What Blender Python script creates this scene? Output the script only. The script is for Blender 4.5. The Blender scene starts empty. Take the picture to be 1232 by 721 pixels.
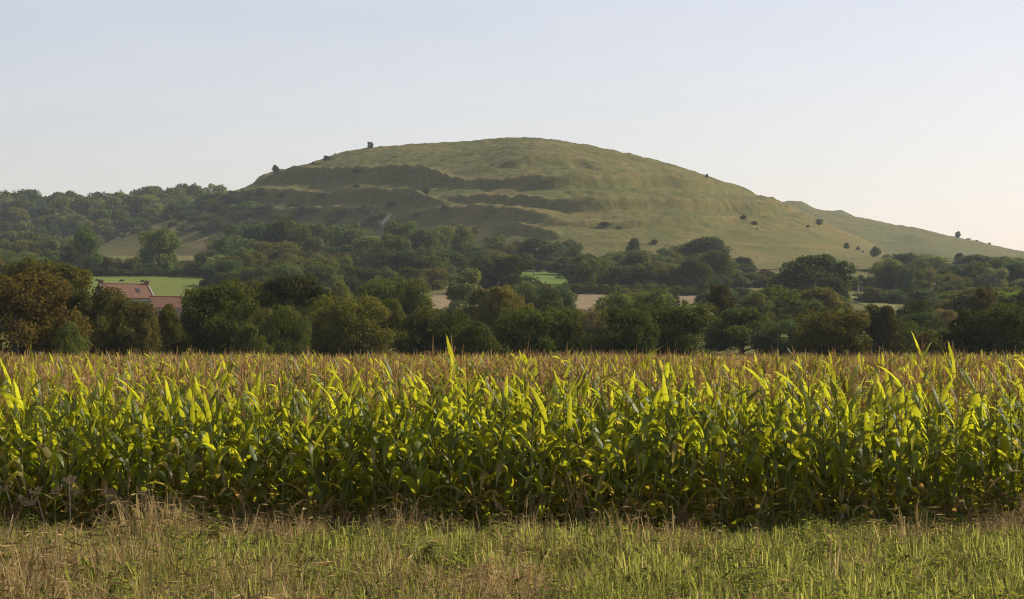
import bpy, math, random
import numpy as np
from mathutils import Vector, Matrix

rng = np.random.default_rng(7)
random.seed(7)
scene = bpy.context.scene
C = scene.collection
R = math.radians

# ------------------------------------------------------------------ camera
F, CX, HY, CAMZ = 2700.0, 616.0, 421.0, 3.0
cam_data = bpy.data.cameras.new('camera')
cam_data.sensor_width = 36.0
cam_data.lens = F / 1232.0 * 36.0
cam_data.shift_y = (HY - 360.5) / 1232.0
cam_data.clip_start = 0.5
cam_data.clip_end = 20000.0
cam = bpy.data.objects.new('camera', cam_data)
cam.location = (0, 0, CAMZ)
cam.rotation_euler = (R(90), 0, 0)
C.objects.link(cam)
scene.camera = cam

# ------------------------------------------------------------------ sky, sun, exposure
SUN_AZ, SUN_EL = 63.0, 36.0          # degrees to the right of the view, above the horizon
world = bpy.data.worlds.new('World')
scene.world = world
world.use_nodes = True
wn, wl = world.node_tree.nodes, world.node_tree.links
wn.clear()
sky = wn.new('ShaderNodeTexSky')
sky.sky_type = 'NISHITA'
sky.sun_disc = False
sky.sun_elevation = R(SUN_EL)
sky.sun_rotation = R(SUN_AZ)
sky.altitude = 100
sky.air_density = 1.0
sky.dust_density = 1.6
sky.ozone_density = 1.5
bg = wn.new('ShaderNodeBackground')
bg.inputs['Strength'].default_value = 0.103
wo = wn.new('ShaderNodeOutputWorld')
# thin high cirrus: a faint uneven veil over the whole sky
tc = wn.new('ShaderNodeTexCoord')
mp = wn.new('ShaderNodeMapping')
mp.inputs['Scale'].default_value = (3.0, 3.0, 16.0)
mp.inputs['Rotation'].default_value = (0.0, R(7), 0.0)
cn = wn.new('ShaderNodeTexNoise')
cn.inputs['Scale'].default_value = 2.2
cn.inputs['Detail'].default_value = 6
cn.inputs['Distortion'].default_value = 0.6
cr = wn.new('ShaderNodeMapRange')
cr.inputs['From Min'].default_value = 0.45
cr.inputs['From Max'].default_value = 0.8
cr.inputs['To Min'].default_value = 0.22
cr.inputs['To Max'].default_value = 0.32
cm = wn.new('ShaderNodeMix')
cm.data_type = 'RGBA'
cm.inputs['B'].default_value = (6.7, 6.45, 6.75, 1)
wl.new(tc.outputs['Generated'], mp.inputs['Vector'])
wl.new(mp.outputs['Vector'], cn.inputs['Vector'])
wl.new(cn.outputs['Fac'], cr.inputs['Value'])
wl.new(cr.outputs['Result'], cm.inputs['Factor'])
wb = wn.new('ShaderNodeMix'); wb.data_type = 'RGBA'; wb.blend_type = 'MULTIPLY'; wb.inputs['Factor'].default_value = 1.0
wb.inputs['B'].default_value = (1.13, 0.955, 0.90, 1)      # camera white balance: even tint, less green-blue than the raw sky
wl.new(sky.outputs['Color'], wb.inputs['A'])
wl.new(wb.outputs['Result'], cm.inputs['A'])
wl.new(cm.outputs['Result'], bg.inputs['Color'])
wl.new(bg.outputs['Background'], wo.inputs['Surface'])

sun_data = bpy.data.lights.new('sun', 'SUN')
sun_data.energy = 5.0
sun_data.angle = R(0.53)
sun_data.color = (1.0, 0.90, 0.76)
sun = bpy.data.objects.new('sun', sun_data)
sdir = Vector((math.sin(R(SUN_AZ)) * math.cos(R(SUN_EL)), math.cos(R(SUN_AZ)) * math.cos(R(SUN_EL)), math.sin(R(SUN_EL))))
sun.rotation_euler = sdir.to_track_quat('Z', 'Y').to_euler()
sun.location = sdir * 300
C.objects.link(sun)

vs = scene.view_settings
vs.view_transform = 'Standard'
vs.look = 'None'
vs.exposure = 0.48
vs.gamma = 1.0
vs.use_curve_mapping = False
scene.render.engine = 'CYCLES'
cy = scene.cycles
cy.max_bounces = 6
cy.diffuse_bounces = 3
cy.glossy_bounces = 2
cy.transmission_bounces = 4
cy.volume_bounces = 1
cy.caustics_reflective = False
cy.caustics_refractive = False
cy.use_denoising = True
cy.denoising_prefilter = 'NONE'
cy.filter_width = 1.15

# ------------------------------------------------------------------ small helpers
def wx(px, d):
    return (px - CX) / F * d
def wz(py, d):
    return CAMZ + (HY - py) / F * d

def tag(o, label, cat=None, group=None, kind=None):
    o['label'] = label
    if cat: o['category'] = cat
    if group: o['group'] = group
    if kind: o['kind'] = kind
    return o

def empty(name, loc, rz=0.0, scale=(1, 1, 1)):
    o = bpy.data.objects.new(name, None)
    o.empty_display_size = 0.1
    o.location = loc
    o.rotation_euler = (0, 0, rz)
    o.scale = scale
    C.objects.link(o)
    return o

def link(name, me, parent=None, loc=(0, 0, 0), rot=(0, 0, 0), scale=(1, 1, 1)):
    o = bpy.data.objects.new(name, me)
    o.location = loc; o.rotation_euler = rot; o.scale = scale
    if parent is not None: o.parent = parent
    C.objects.link(o)
    return o

def np_mesh(name, verts, faces, mat=None, smooth=False, attrs=None):
    """verts (n,3), faces (m,k) all of one size"""
    verts = np.asarray(verts, dtype=np.float32); faces = np.asarray(faces, dtype=np.int32)
    me = bpy.data.meshes.new(name)
    k = faces.shape[1]; m = faces.shape[0]
    me.vertices.add(len(verts)); me.vertices.foreach_set('co', verts.ravel())
    me.loops.add(m * k); me.loops.foreach_set('vertex_index', faces.ravel())
    me.polygons.add(m)
    me.polygons.foreach_set('loop_start', np.arange(0, m * k, k, dtype=np.int32))
    me.polygons.foreach_set('loop_total', np.full(m, k, dtype=np.int32))
    if smooth: me.polygons.foreach_set('use_smooth', np.ones(m, dtype=bool))
    for an, av in (attrs or {}).items():
        a = me.attributes.new(an, 'FLOAT', 'POINT')
        a.data.foreach_set('value', np.asarray(av, dtype=np.float32))
    if mat: me.materials.append(mat)
    me.update(calc_edges=True)
    me.validate()
    return me

class MB:
    """collects shapes with a material each and a dryness value for each vertex"""
    def __init__(s):
        s.v = []; s.f = []; s.m = []; s.dry = []
    def add(s, vs_, fs_, mi=0, dry=0.0, M=None):
        o = len(s.v)
        if M is not None: vs_ = [M @ Vector(v) for v in vs_]
        s.v += [tuple(v) for v in vs_]
        s.f += [tuple(i + o for i in f) for f in fs_]
        s.m += [mi] * len(fs_)
        s.dry += (list(dry) if hasattr(dry, '__len__') else [dry] * len(vs_))
    def tube(s, pts, rad, n=6, mi=0, dry=0.0, cap=True):
        pts = [Vector(p) for p in pts]
        vs_, fs_ = [], []
        for i, p in enumerate(pts):
            t = (pts[min(i + 1, len(pts) - 1)] - pts[max(i - 1, 0)]).normalized()
            a = t.orthogonal().normalized() if i == 0 else (a - t * a.dot(t)).normalized()
            b = t.cross(a)
            r = rad[i] if hasattr(rad, '__len__') else rad
            for k in range(n):
                q = 2 * math.pi * k / n
                vs_.append(p + (a * math.cos(q) + b * math.sin(q)) * r)
        for i in range(len(pts) - 1):
            for k in range(n):
                fs_.append((i * n + k, i * n + (k + 1) % n, (i + 1) * n + (k + 1) % n, (i + 1) * n + k))
        if cap:
            fs_.append(tuple(range((len(pts) - 1) * n, len(pts) * n)))
            fs_.append(tuple(reversed(range(n))))
        s.add(vs_, fs_, mi, dry)
    def box(s, x0, x1, y0, y1, z0, z1, mi=0):
        vs_ = [(x0, y0, z0), (x1, y0, z0), (x1, y1, z0), (x0, y1, z0), (x0, y0, z1), (x1, y0, z1), (x1, y1, z1), (x0, y1, z1)]
        s.add(vs_, [(0, 3, 2, 1), (4, 5, 6, 7), (0, 1, 5, 4), (1, 2, 6, 5), (2, 3, 7, 6), (3, 0, 4, 7)], mi)
    def mesh(s, name, mats, smooth=False):
        me = bpy.data.meshes.new(name)
        me.from_pydata(s.v, [], s.f)
        me.polygons.foreach_set('material_index', s.m)
        if smooth: me.polygons.foreach_set('use_smooth', [True] * len(s.f))
        a = me.attributes.new('dry', 'FLOAT', 'POINT'); a.data.foreach_set('value', s.dry)
        for m in (mats if isinstance(mats, (list, tuple)) else [mats]): me.materials.append(m)
        me.update()
        return me

_tab = rng.random((256, 256))
def vnoise(x, y):
    xi = np.floor(x).astype(int); yi = np.floor(y).astype(int)
    fx = x - xi; fy = y - yi
    fx = fx * fx * (3 - 2 * fx); fy = fy * fy * (3 - 2 * fy)
    g = lambda a, b: _tab[a & 255, b & 255]
    return (g(xi, yi) * (1 - fx) + g(xi + 1, yi) * fx) * (1 - fy) + (g(xi, yi + 1) * (1 - fx) + g(xi + 1, yi + 1) * fx) * fy
def fbm(x, y, o=4):
    t = 0; a = 0.5; s = 0
    for i in range(o):
        t = t + a * vnoise(x * 2 ** i + 17.3 * i, y * 2 ** i + 9.1 * i); s += a; a *= 0.5
    return t / s
def sstep(a, b, x):
    t = np.clip((x - a) / (b - a), 0, 1)
    return t * t * (3 - 2 * t)

# ------------------------------------------------------------------ materials
def new_mat(name):
    m = bpy.data.materials.new(name); m.use_nodes = True
    m.node_tree.nodes.clear()
    return m, m.node_tree.nodes, m.node_tree.links

def nd(ns, t, **kw):
    n = ns.new(t)
    for k, v in kw.items():
        if k in n.inputs: n.inputs[k].default_value = v
        else: setattr(n, k, v)
    return n

def mixc(ns, ls, fac, a, b, blend='MIX'):
    m = ns.new('ShaderNodeMix'); m.data_type = 'RGBA'; m.blend_type = blend
    for sock, val in ((m.inputs['Factor'], fac), (m.inputs['A'], a), (m.inputs['B'], b)):
        if isinstance(val, bpy.types.NodeSocket): ls.new(val, sock)
        elif isinstance(val, (tuple, list)): sock.default_value = (*val, 1) if len(val) == 3 else val
        else: sock.default_value = val
    return m.outputs['Result']

def noise(ns, ls, scale, detail=4, rough=0.55, vec=None, dist=0.0):
    n = nd(ns, 'ShaderNodeTexNoise', Scale=scale, Detail=detail, Roughness=rough, Distortion=dist)
    if vec is not None: ls.new(vec, n.inputs['Vector'])
    return n.outputs['Fac']

def mrange(ns, ls, val, a, b, c=0.0, d=1.0):
    n = nd(ns, 'ShaderNodeMapRange')
    ls.new(val, n.inputs['Value'])
    for k, v in (('From Min', a), ('From Max', b), ('To Min', c), ('To Max', d)): n.inputs[k].default_value = v
    return n.outputs['Result']

def leafy(name, base, trans, tfac=0.4, dry=(0.22, 0.13, 0.05), drytrans=None, gloss=0.0, grough=0.4, var=0.35, objcol=False):
    """diffuse + translucent leaf: colour varies per object and with the 'dry' attribute"""
    m, ns, ls = new_mat(name)
    oi = ns.new('ShaderNodeObjectInfo')
    at = nd(ns, 'ShaderNodeAttribute', attribute_name='dry')
    geo = ns.new('ShaderNodeNewGeometry')
    val = mrange(ns, ls, oi.outputs['Random'], 0, 1, 1 - var, 1 + var)
    isl = mrange(ns, ls, geo.outputs['Random Per Island'], 0, 1, 1 - var, 1 + var)
    mul = ns.new('ShaderNodeMath'); mul.operation = 'MULTIPLY'
    ls.new(val, mul.inputs[0]); ls.new(isl, mul.inputs[1])
    vv = ns.new('ShaderNodeCombineColor')
    for i in range(3): ls.new(mul.outputs[0], vv.inputs[i])
    b = oi.outputs['Color'] if objcol else base
    if objcol:
        t = mixc(ns, ls, 1.0, oi.outputs['Color'], trans, 'MULTIPLY')
    else:
        t = trans
    c1 = mixc(ns, ls, at.outputs['Fac'], b, dry)
    c2 = mixc(ns, ls, at.outputs['Fac'], t, drytrans or tuple(min(1, x * 1.5) for x in dry))
    c1 = mixc(ns, ls, 1.0, c1, vv.outputs['Color'], 'MULTIPLY')
    c2 = mixc(ns, ls, 1.0, c2, vv.outputs['Color'], 'MULTIPLY')
    df = ns.new('ShaderNodeBsdfDiffuse'); ls.new(c1, df.inputs['Color'])
    tr = ns.new('ShaderNodeBsdfTranslucent'); ls.new(c2, tr.inputs['Color'])
    mx = nd(ns, 'ShaderNodeMixShader'); mx.inputs[0].default_value = tfac
    ls.new(df.outputs[0], mx.inputs[1]); ls.new(tr.outputs[0], mx.inputs[2])
    out = ns.new('ShaderNodeOutputMaterial')
    last = mx.outputs[0]
    if gloss > 0:
        gl = nd(ns, 'ShaderNodeBsdfGlossy', Roughness=grough)
        gl.inputs['Color'].default_value = (1, 1, 1, 1)
        m2 = ns.new('ShaderNodeMixShader'); m2.inputs[0].default_value = gloss
        ls.new(last, m2.inputs[1]); ls.new(gl.outputs[0], m2.inputs[2]); last = m2.outputs[0]
    ls.new(last, out.inputs['Surface'])
    return m

def solid(name, col, rough=0.85, nscale=None, col2=None, bump=0.0):
    m, ns, ls = new_mat(name)
    p = nd(ns, 'ShaderNodeBsdfPrincipled', Roughness=rough)
    p.inputs['Base Color'].default_value = (*col, 1)
    p.inputs['Specular IOR Level'].default_value = 0.2
    if nscale:
        tcn = ns.new('ShaderNodeTexCoord')
        f = noise(ns, ls, nscale, 5, 0.6, tcn.outputs['Object'])
        f2 = mrange(ns, ls, f, 0.3, 0.7)
        ls.new(mixc(ns, ls, f2, col, col2 or tuple(c * 0.6 for c in col)), p.inputs['Base Color'])
        if bump:
            bn = nd(ns, 'ShaderNodeBump', Strength=0.6, Distance=bump)
            ls.new(f, bn.inputs['Height']); ls.new(bn.outputs[0], p.inputs['Normal'])
    out = ns.new('ShaderNodeOutputMaterial'); ls.new(p.outputs[0], out.inputs['Surface'])
    return m

def grassland(name, g1, g2, tan, tan_amt=0.35, soil=None, bscale=0.35, bdist=0.6):
    """pasture / downland turf: green mottled with olive and dry tan, tussocky relief; 'dry' attribute adds tan"""
    m, ns, ls = new_mat(name)
    geo = ns.new('ShaderNodeNewGeometry')
    pos = geo.outputs['Position']
    big = mrange(ns, ls, noise(ns, ls, 0.012, 5, 0.6, pos), 0.35, 0.65)
    mid = mrange(ns, ls, noise(ns, ls, 0.07, 5, 0.65, pos, 0.5), 0.35, 0.68)
    fine = noise(ns, ls, bscale, 5, 0.7, pos)
    c = mixc(ns, ls, big, g1, g2)
    mt = ns.new('ShaderNodeMath'); mt.operation = 'MULTIPLY'; mt.inputs[1].default_value = tan_amt
    ls.new(mid, mt.inputs[0])
    c = mixc(ns, ls, mt.outputs[0], c, tan)
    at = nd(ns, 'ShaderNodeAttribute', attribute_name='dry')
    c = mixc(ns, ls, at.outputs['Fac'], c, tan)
    at2 = nd(ns, 'ShaderNodeAttribute', attribute_name='chalk')
    c = mixc(ns, ls, at2.outputs['Fac'], c, (0.55, 0.50, 0.42))
    ff = mrange(ns, ls, fine, 0.25, 0.75, 0.62, 1.38)
    vv = ns.new('ShaderNodeCombineColor')
    for i in range(3): ls.new(ff, vv.inputs[i])
    c = mixc(ns, ls, 1.0, c, vv.outputs['Color'], 'MULTIPLY')
    p = nd(ns, 'ShaderNodeBsdfPrincipled', Roughness=0.95)
    p.inputs['Specular IOR Level'].default_value = 0.05
    ls.new(c, p.inputs['Base Color'])
    bn = nd(ns, 'ShaderNodeBump', Strength=0.8, Distance=bdist)
    ls.new(fine, bn.inputs['Height']); ls.new(bn.outputs[0], p.inputs['Normal'])
    out = ns.new('ShaderNodeOutputMaterial'); ls.new(p.outputs[0], out.inputs['Surface'])
    return m

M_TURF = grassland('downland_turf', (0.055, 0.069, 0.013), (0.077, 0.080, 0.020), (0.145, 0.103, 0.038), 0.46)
M_RIDGE = grassland('ridge_turf', (0.066, 0.076, 0.020), (0.080, 0.085, 0.026), (0.12, 0.10, 0.04), 0.35)
M_MEADOW = grassland('meadow_turf', (0.072, 0.108, 0.015), (0.095, 0.122, 0.022), (0.15, 0.125, 0.04), 0.35, bdist=0.15)
M_BRIGHT = grassland('bright_meadow', (0.076, 0.125, 0.018), (0.088, 0.13, 0.022), (0.12, 0.125, 0.036), 0.1, bdist=0.1)
M_STUBBLE = grassland('stubble', (0.150, 0.118, 0.062), (0.17, 0.13, 0.07), (0.14, 0.10, 0.055), 0.3, bdist=0.1)
M_WOODFLOOR = grassland('wood_floor', (0.05, 0.055, 0.02), (0.07, 0.065, 0.025), (0.10, 0.08, 0.04), 0.2)
M_LEAF = leafy('tree_leaf', None, (1.9, 1.65, 0.65), 0.34, objcol=True, dry=(0.105, 0.082, 0.026), var=0.30)
M_BARK = solid('bark', (0.10, 0.08, 0.06), 0.9, 3.0, (0.05, 0.045, 0.035), 0.05)
M_CORN = leafy('maize_leaf', (0.048, 0.090, 0.010), (0.50, 0.53, 0.012), 0.49, dry=(0.34, 0.24, 0.11), drytrans=(0.70, 0.45, 0.12), gloss=0.012, grough=0.42, var=0.32)
M_STALK = leafy('maize_stalk', (0.12, 0.15, 0.04), (0.2, 0.25, 0.05), 0.15, dry=(0.25, 0.18, 0.08), var=0.2)
M_TASSEL = leafy('maize_tassel', (0.37, 0.245, 0.12), (0.58, 0.38, 0.16), 0.38, dry=(0.36, 0.22, 0.12), var=0.3)
M_HUSK = leafy('maize_husk', (0.22, 0.25, 0.07), (0.35, 0.38, 0.08), 0.2, dry=(0.40, 0.29, 0.14), var=0.2)
M_SILK = solid('maize_silk', (0.12, 0.05, 0.025), 0.8)
M_GRASS = leafy('green_grass', (0.105, 0.135, 0.026), (0.34, 0.38, 0.045), 0.45, dry=(0.40, 0.30, 0.15), drytrans=(0.50, 0.37, 0.17), var=0.34)
M_STRAW = leafy('dry_grass', (0.345, 0.26, 0.12), (0.50, 0.38, 0.16), 0.4, dry=(0.29, 0.205, 0.10), var=0.3)
M_WEED = leafy('weed_leaf', (0.100, 0.125, 0.028), (0.36, 0.38, 0.04), 0.4, dry=(0.22, 0.14, 0.07), var=0.34)
M_DEAD = leafy('dead_stem', (0.52, 0.40, 0.27), (0.5, 0.38, 0.24), 0.15, dry=(0.22, 0.14, 0.09), var=0.25)
M_DOCK = leafy('dock_seed', (0.135, 0.065, 0.035), (0.2, 0.09, 0.04), 0.25, dry=(0.25, 0.14, 0.08), var=0.3)
M_PURPLE = solid('thistle_purple', (0.36, 0.10, 0.36), 0.8)
M_TILE = solid('clay_tile', (0.165, 0.086, 0.050), 0.85, 1.4, (0.12, 0.060, 0.036), 0.02)
M_STONE = solid('rubble_stone', (0.34, 0.28, 0.22), 0.9, 2.5, (0.24, 0.17, 0.13), 0.03)
M_COPING = solid('stone_coping', (0.25, 0.21, 0.17), 0.9, 3.0, (0.17, 0.15, 0.12), 0.02)
M_BRICK = solid('red_brick', (0.15, 0.075, 0.05), 0.9, 4.0, (0.10, 0.05, 0.035), 0.02)
M_WHITE = solid('white_paint', (0.75, 0.74, 0.70), 0.6)
M_GLASS = solid('window_glass', (0.03, 0.035, 0.045), 0.08)
M_WOOD = solid('weathered_pole', (0.20, 0.16, 0.12), 0.9, 4.0, (0.12, 0.1, 0.08), 0.01)
M_POLE = solid('pale_pole', (0.34, 0.31, 0.27), 0.8, 4.0, (0.4, 0.37, 0.33), 0.01)
M_WOOL = solid('dark_fleece', (0.055, 0.045, 0.04), 0.95, 12.0, (0.03, 0.026, 0.024), 0.03)
M_SOIL = solid('field_soil', (0.13, 0.095, 0.06), 0.95, 3.0, (0.08, 0.06, 0.04), 0.05)

# ------------------------------------------------------------------ terrain
_gd = np.array([-600, 0, 120, 180, 240, 300, 400, 500, 600, 700, 800, 900, 1000, 1100, 1200, 1350, 1600, 6000.])
_gz = np.array([0, 0, 0, 0.4, 2.4, 4.8, 7.9, 12.1, 18.3, 25.3, 31.4, 37.3, 44.1, 49.0, 52.0, 54.0, 55.0, 55.0])
_rows = np.concatenate([np.arange(-300, 160, 20.), np.arange(160, 1700, 10.), np.arange(1700, 4001, 100.)])
_raw = np.interp(_rows[:, None] + np.linspace(-45, 45, 13)[None, :], _gd, _gz).mean(1)
_raw[_rows < 130] = 0
def ground(d):
    return np.interp(d, _rows, _raw)

def sheet(name, xs, ys, zf, mat, attrs=None):
    X, Y = np.meshgrid(xs, ys)
    V = np.stack([X, Y, zf(X, Y)], -1).reshape(-1, 3)
    nx, ny = len(xs), len(ys)
    i = (np.arange(ny - 1)[:, None] * nx + np.arange(nx - 1)[None, :]).ravel()
    me = np_mesh(name, V, np.stack([i, i + 1, i + nx + 1, i + nx], 1), mat, True, attrs)
    return link(name, me)

g = sheet('ground', np.linspace(-2600, 2600, 53), _rows, lambda X, Y: ground(Y) + 0 * X, M_TURF)
tag(g, 'olive pasture of the valley floor between the tree belts', kind='structure')

# margin and crop soil close by
f1 = sheet('field_margin', np.arange(-30, 31, 1.0), np.arange(4, 38, 1.0), lambda X, Y: 0.03 + 0.10 * fbm(X * .5 + 9, Y * .5 + 3), grassland('margin_turf', (0.09, 0.10, 0.035), (0.12, 0.11, 0.045), (0.20, 0.145, 0.075), 0.6, bscale=6.0, bdist=0.05))
tag(f1, 'rough grassy field margin in front of the maize', kind='structure')
f2 = sheet('crop_field', np.arange(-60, 61, 4.0), np.arange(34.6, 161, 4.0), lambda X, Y: 0.012 + 0 * X, M_SOIL)
tag(f2, 'bare brown soil under the maize crop', kind='structure')

LX = np.arange(0, 1300, 2.0)
def smooth_line(bx, by):
    k = np.hanning(27); k /= k.sum()
    y_ = np.interp(LX, bx, by)
    return np.convolve(np.pad(y_, 13, mode='edge'), k, mode='valid')

def hillcols(pxs, ds, H0, dfoot, dcrest, target, benches=(), lift=0.3, power=1.8, rough=1.25):
    """columns of a hill: returns x,y,z arrays [nd, npx]; heights follow the skyline 'target' (photo rows)"""
    PX, D = np.meshgrid(pxs, ds)
    X = wx(PX, D)
    G = ground(D)
    df, dc = dfoot(pxs)[None, :], dcrest(pxs)[None, :]
    u = (D - df) / (dc - df)
    s = np.where(u < 1, 1 - np.clip(1 - u, 0, 1) ** (power(pxs)[None, :] if callable(power) else power), np.clip(1 - (u - 1) ** 2 * 0.8, 0, 1))
    H = H0(pxs).copy()
    nz = (fbm(X * 0.05, D * 0.05, 5) - 0.5) * 3.4 + (fbm(X * 0.25, D * 0.25, 3) - 0.5) * 1.5 + (fbm(X * 0.011 + 5, D * 0.011, 3) - 0.5) * 5
    nz += (fbm(X * 0.02 + 40, D * 0.28, 3) - 0.5) * rough * 2      # terracettes along the contour
    tgt = target(pxs)
    kk = np.hanning(81); kk /= kk.sum()
    bump = (np.convolve(np.pad(tgt, 40, mode='edge'), kk, mode='valid') - tgt) * dc[0] / F      # small skyline knolls stay near the crest
    bump = np.where(H > 1.5, bump, 0)
    H = H - bump
    for it in range(6):
        Z0 = G + lift + np.clip(H, 0, None)[None, :] * s
        amp = np.clip(np.clip(H, 0, None)[None, :] * s / 25, 0, 1)
        Zb = Z0 + nz * amp + bump[None, :] * np.exp(-((u - 1) / 0.22) ** 2)
        P0 = HY - F * (Z0 - CAMZ) / D
        for (pts, A, Wd, L, fade) in benches:
            bx = np.array([p[0] for p in pts], float); by = np.array([p[1] for p in pts], float)
            line = np.interp(PX, LX, smooth_line(bx, by)) + 2.0 * A
            v = P0 - line
            lip = np.where(v < 0, np.exp(np.clip(v / L, -30, 0)), 0)
            bank = np.where((v >= 0) & (v < Wd), 1 - 1.6 * sstep(0, Wd, v), 0)
            toe = np.where(v >= Wd, -0.6 * np.exp(-np.clip((v - Wd) / (L * 0.8), 0, 30)), 0)
            w = sstep(bx[0] - fade, bx[0] + fade, PX) * (1 - sstep(bx[-1] - fade, bx[-1] + fade, PX))
            wob = 0.8 + 0.4 * fbm(X * 0.012 + 3, D * 0.004 + by[0] * .1, 2)
            Zb = Zb + 1.1 * A * (lip + bank + toe) * w * wob * np.clip(amp * 2, 0, 1)
        P = HY - F * (Zb - CAMZ) / D
        sil = P.min(0)
        err = sil - tgt
        ker = np.hanning(61); ker /= ker.sum()
        corr = np.convolve(np.pad(err * dc[0] / F, 30, mode='edge'), ker, mode='valid')
        H = np.where(H > 1.5, H + corr, H)
    return X, D, Zb, P

def itp(*pts):
    a = np.array(pts, float)
    return lambda x: np.interp(x, a[:, 0], a[:, 1])

def smo(*pts):
    a = np.array(pts, float)
    xs_ = np.arange(-200, 1500, 2.0); k = np.hanning(101); k /= k.sum()
    ys_ = np.convolve(np.pad(np.interp(xs_, a[:, 0], a[:, 1]), 50, mode='edge'), k, mode='valid')
    return lambda x: np.interp(x, xs_, ys_)

def grid_obj(name, X, Y, Z, mat, attrs=None):
    nyy, nxx = X.shape
    V = np.stack([X, Y, Z], -1).reshape(-1, 3)
    i = (np.arange(nyy - 1)[:, None] * nxx + np.arange(nxx - 1)[None, :]).ravel()
    return link(name, np_mesh(name, V, np.stack([i, i + 1, i + nxx + 1, i + nxx], 1), mat, True, attrs))

SKY = itp((60, 318), (95, 309), (115, 300), (150, 281), (190, 262), (240, 243), (291, 227), (305, 218), (318, 210), (340, 203), (372, 197), (395, 188), (420, 181), (450, 177), (500, 173), (560, 170),
          (600, 166), (630, 165), (660, 167), (700, 173), (740, 181), (780, 190), (820, 201), (850, 211), (880, 222), (920, 235), (950, 247), (975, 259), (1000, 271), (1030, 284),
          (1060, 299), (1078, 311), (1110, 322))
DC = smo((60, 1250), (200, 1320), (300, 1360), (420, 1395), (630, 1400), (850, 1370), (1000, 1300), (1110, 1230))
DF = smo((60, 1180), (200, 1160), (300, 1140), (400, 1095), (500, 1025), (560, 980), (630, 925), (700, 915), (850, 925), (950, 955), (1030, 1010), (1110, 1090))
H0 = lambda p: wz(SKY(p), DC(p)) - ground(DC(p)) - 0.3
BEN = [
    ([(318, 212), (345, 206), (372, 203), (400, 202), (440, 203), (480, 202), (505, 203), (525, 206), (548, 213)], 4.2, 4.6, 5.0, 30),
    ([(270, 234), (290, 230), (330, 230), (380, 229), (430, 227), (470, 229), (500, 233), (520, 238)], 3.6, 4.2, 4.3, 30),
    ([(300, 250), (360, 249), (410, 248), (440, 249)], 2.8, 4.4, 4.3, 20),
    ([(575, 214), (600, 212), (640, 215), (680, 217), (720, 213)], 3.1, 4.0, 5.0, 40),
    ([(700, 215), (720, 213), (760, 210), (800, 212), (840, 216), (900, 226)], 3.8, 2.2, 4.5, 40),
    ([(555, 234), (600, 235), (650, 240), (690, 242), (720, 241.5)], 2.6, 3.6, 4.3, 40),
    ([(690, 242), (740, 241), (800, 240), (860, 241), (950, 247)], 3.2, 2.0, 4.0, 40),
    ([(500, 252), (560, 247), (620, 252), (660, 258)], 2.4, 5.6, 8.7, 26),
    ([(660, 265), (720, 266), (780, 267), (850, 262), (900, 262)], 1.5, 1.8, 4.0, 24),
    ([(600, 272), (618, 268), (635, 272), (655, 277), (672, 280)], 2.2, 3.8, 3.7, 8),
    ([(610, 196), (650, 190), (700, 190), (725, 196)], 2.2, 4.4, 7.4, 30),
    ([(735, 198), (765, 196), (800, 203)], 1.0, 3.8, 6.2, 30),
    ([(700, 290), (800, 292), (950, 296), (1030, 300)], 0.9, 3.1, 5.0, 40),
]
hp = np.arange(60, 1112, 1.5); hd = np.concatenate([np.arange(800, 930, 10.), np.arange(930, 1480, 1.7), np.arange(1480, 1800, 12.)])
HX, HYd, HZ, HP = hillcols(hp, hd, H0, DF, DC, SKY, BEN, 0.3, smo((60, 3.2), (230, 3.0), (330, 2.2), (450, 1.75)))
PXg, Dg = np.meshgrid(hp, hd)
dry_lit = 0.5 * sstep(925, 985, PXg) * np.exp(-((HP - SKY(PXg)) / 15) ** 2) * (0.4 + 0.9 * fbm(HX * 0.06, HYd * 0.06 + 8, 4))
for (pts_, A_, W_, L_, fd_) in BEN:                     # terrace ledges: dry turf tan, also painted in for sun catching the lips
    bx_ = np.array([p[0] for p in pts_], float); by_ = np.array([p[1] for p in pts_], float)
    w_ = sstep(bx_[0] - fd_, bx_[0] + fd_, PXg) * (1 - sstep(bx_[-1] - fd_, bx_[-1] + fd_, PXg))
    dry_lit = dry_lit + 0.45 * w_ * np.exp(-((HP - np.interp(PXg, LX, smooth_line(bx_, by_)) + 0.5) / 1.3) ** 2)
dry_lit += 0.35 * sstep(0.56, 0.75, fbm(HX * 0.03 + 3, HYd * 0.03, 5))
dry_lit += 0.55 * np.exp(-(((PXg - 245) / 32) ** 2)) * np.exp(-(((HP - 302) / 13) ** 2))
dry_lit += 0.5 * np.exp(-(((HP - (300 - (PXg - 118) * 0.5)) / 2.0) ** 2)) * (PXg < 170)
chalk = np.exp(-(((PXg - (470 - (HP - 258) * 0.9)) / 2.2) ** 2)) * sstep(256, 260, HP) * (1 - sstep(270, 275, HP)) * 0.42 * sstep(.4, .6, fbm(HX * .2, HYd * .12, 3))
trk = np.abs(PXg - np.interp(HP, [212, 222, 232, 245, 262], [575, 560, 535, 505, 470]))
dry_lit += 0.35 * np.exp(-(trk / 3.0) ** 2) * ((HP > 212) & (HP < 262))
hill = grid_obj('hill', HX, HYd, HZ, M_TURF, {'dry': np.clip(dry_lit, 0, 1).ravel(), 'chalk': chalk.ravel()})
tag(hill, 'domed grassy hill ringed by terraced earthworks', kind='structure')
HCUM = np.minimum.accumulate(HP, 0)
def on_hill(px, py):
    j = int(np.clip(round((px - hp[0]) / 1.5), 0, len(hp) - 1))
    i = int(np.argmax(HCUM[:, j] <= py + 0.01))
    if HCUM[i, j] > py + 0.01: i = int(np.argmin(HP[:, j]))
    return HX[i, j], HYd[i, j], HZ[i, j]

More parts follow.
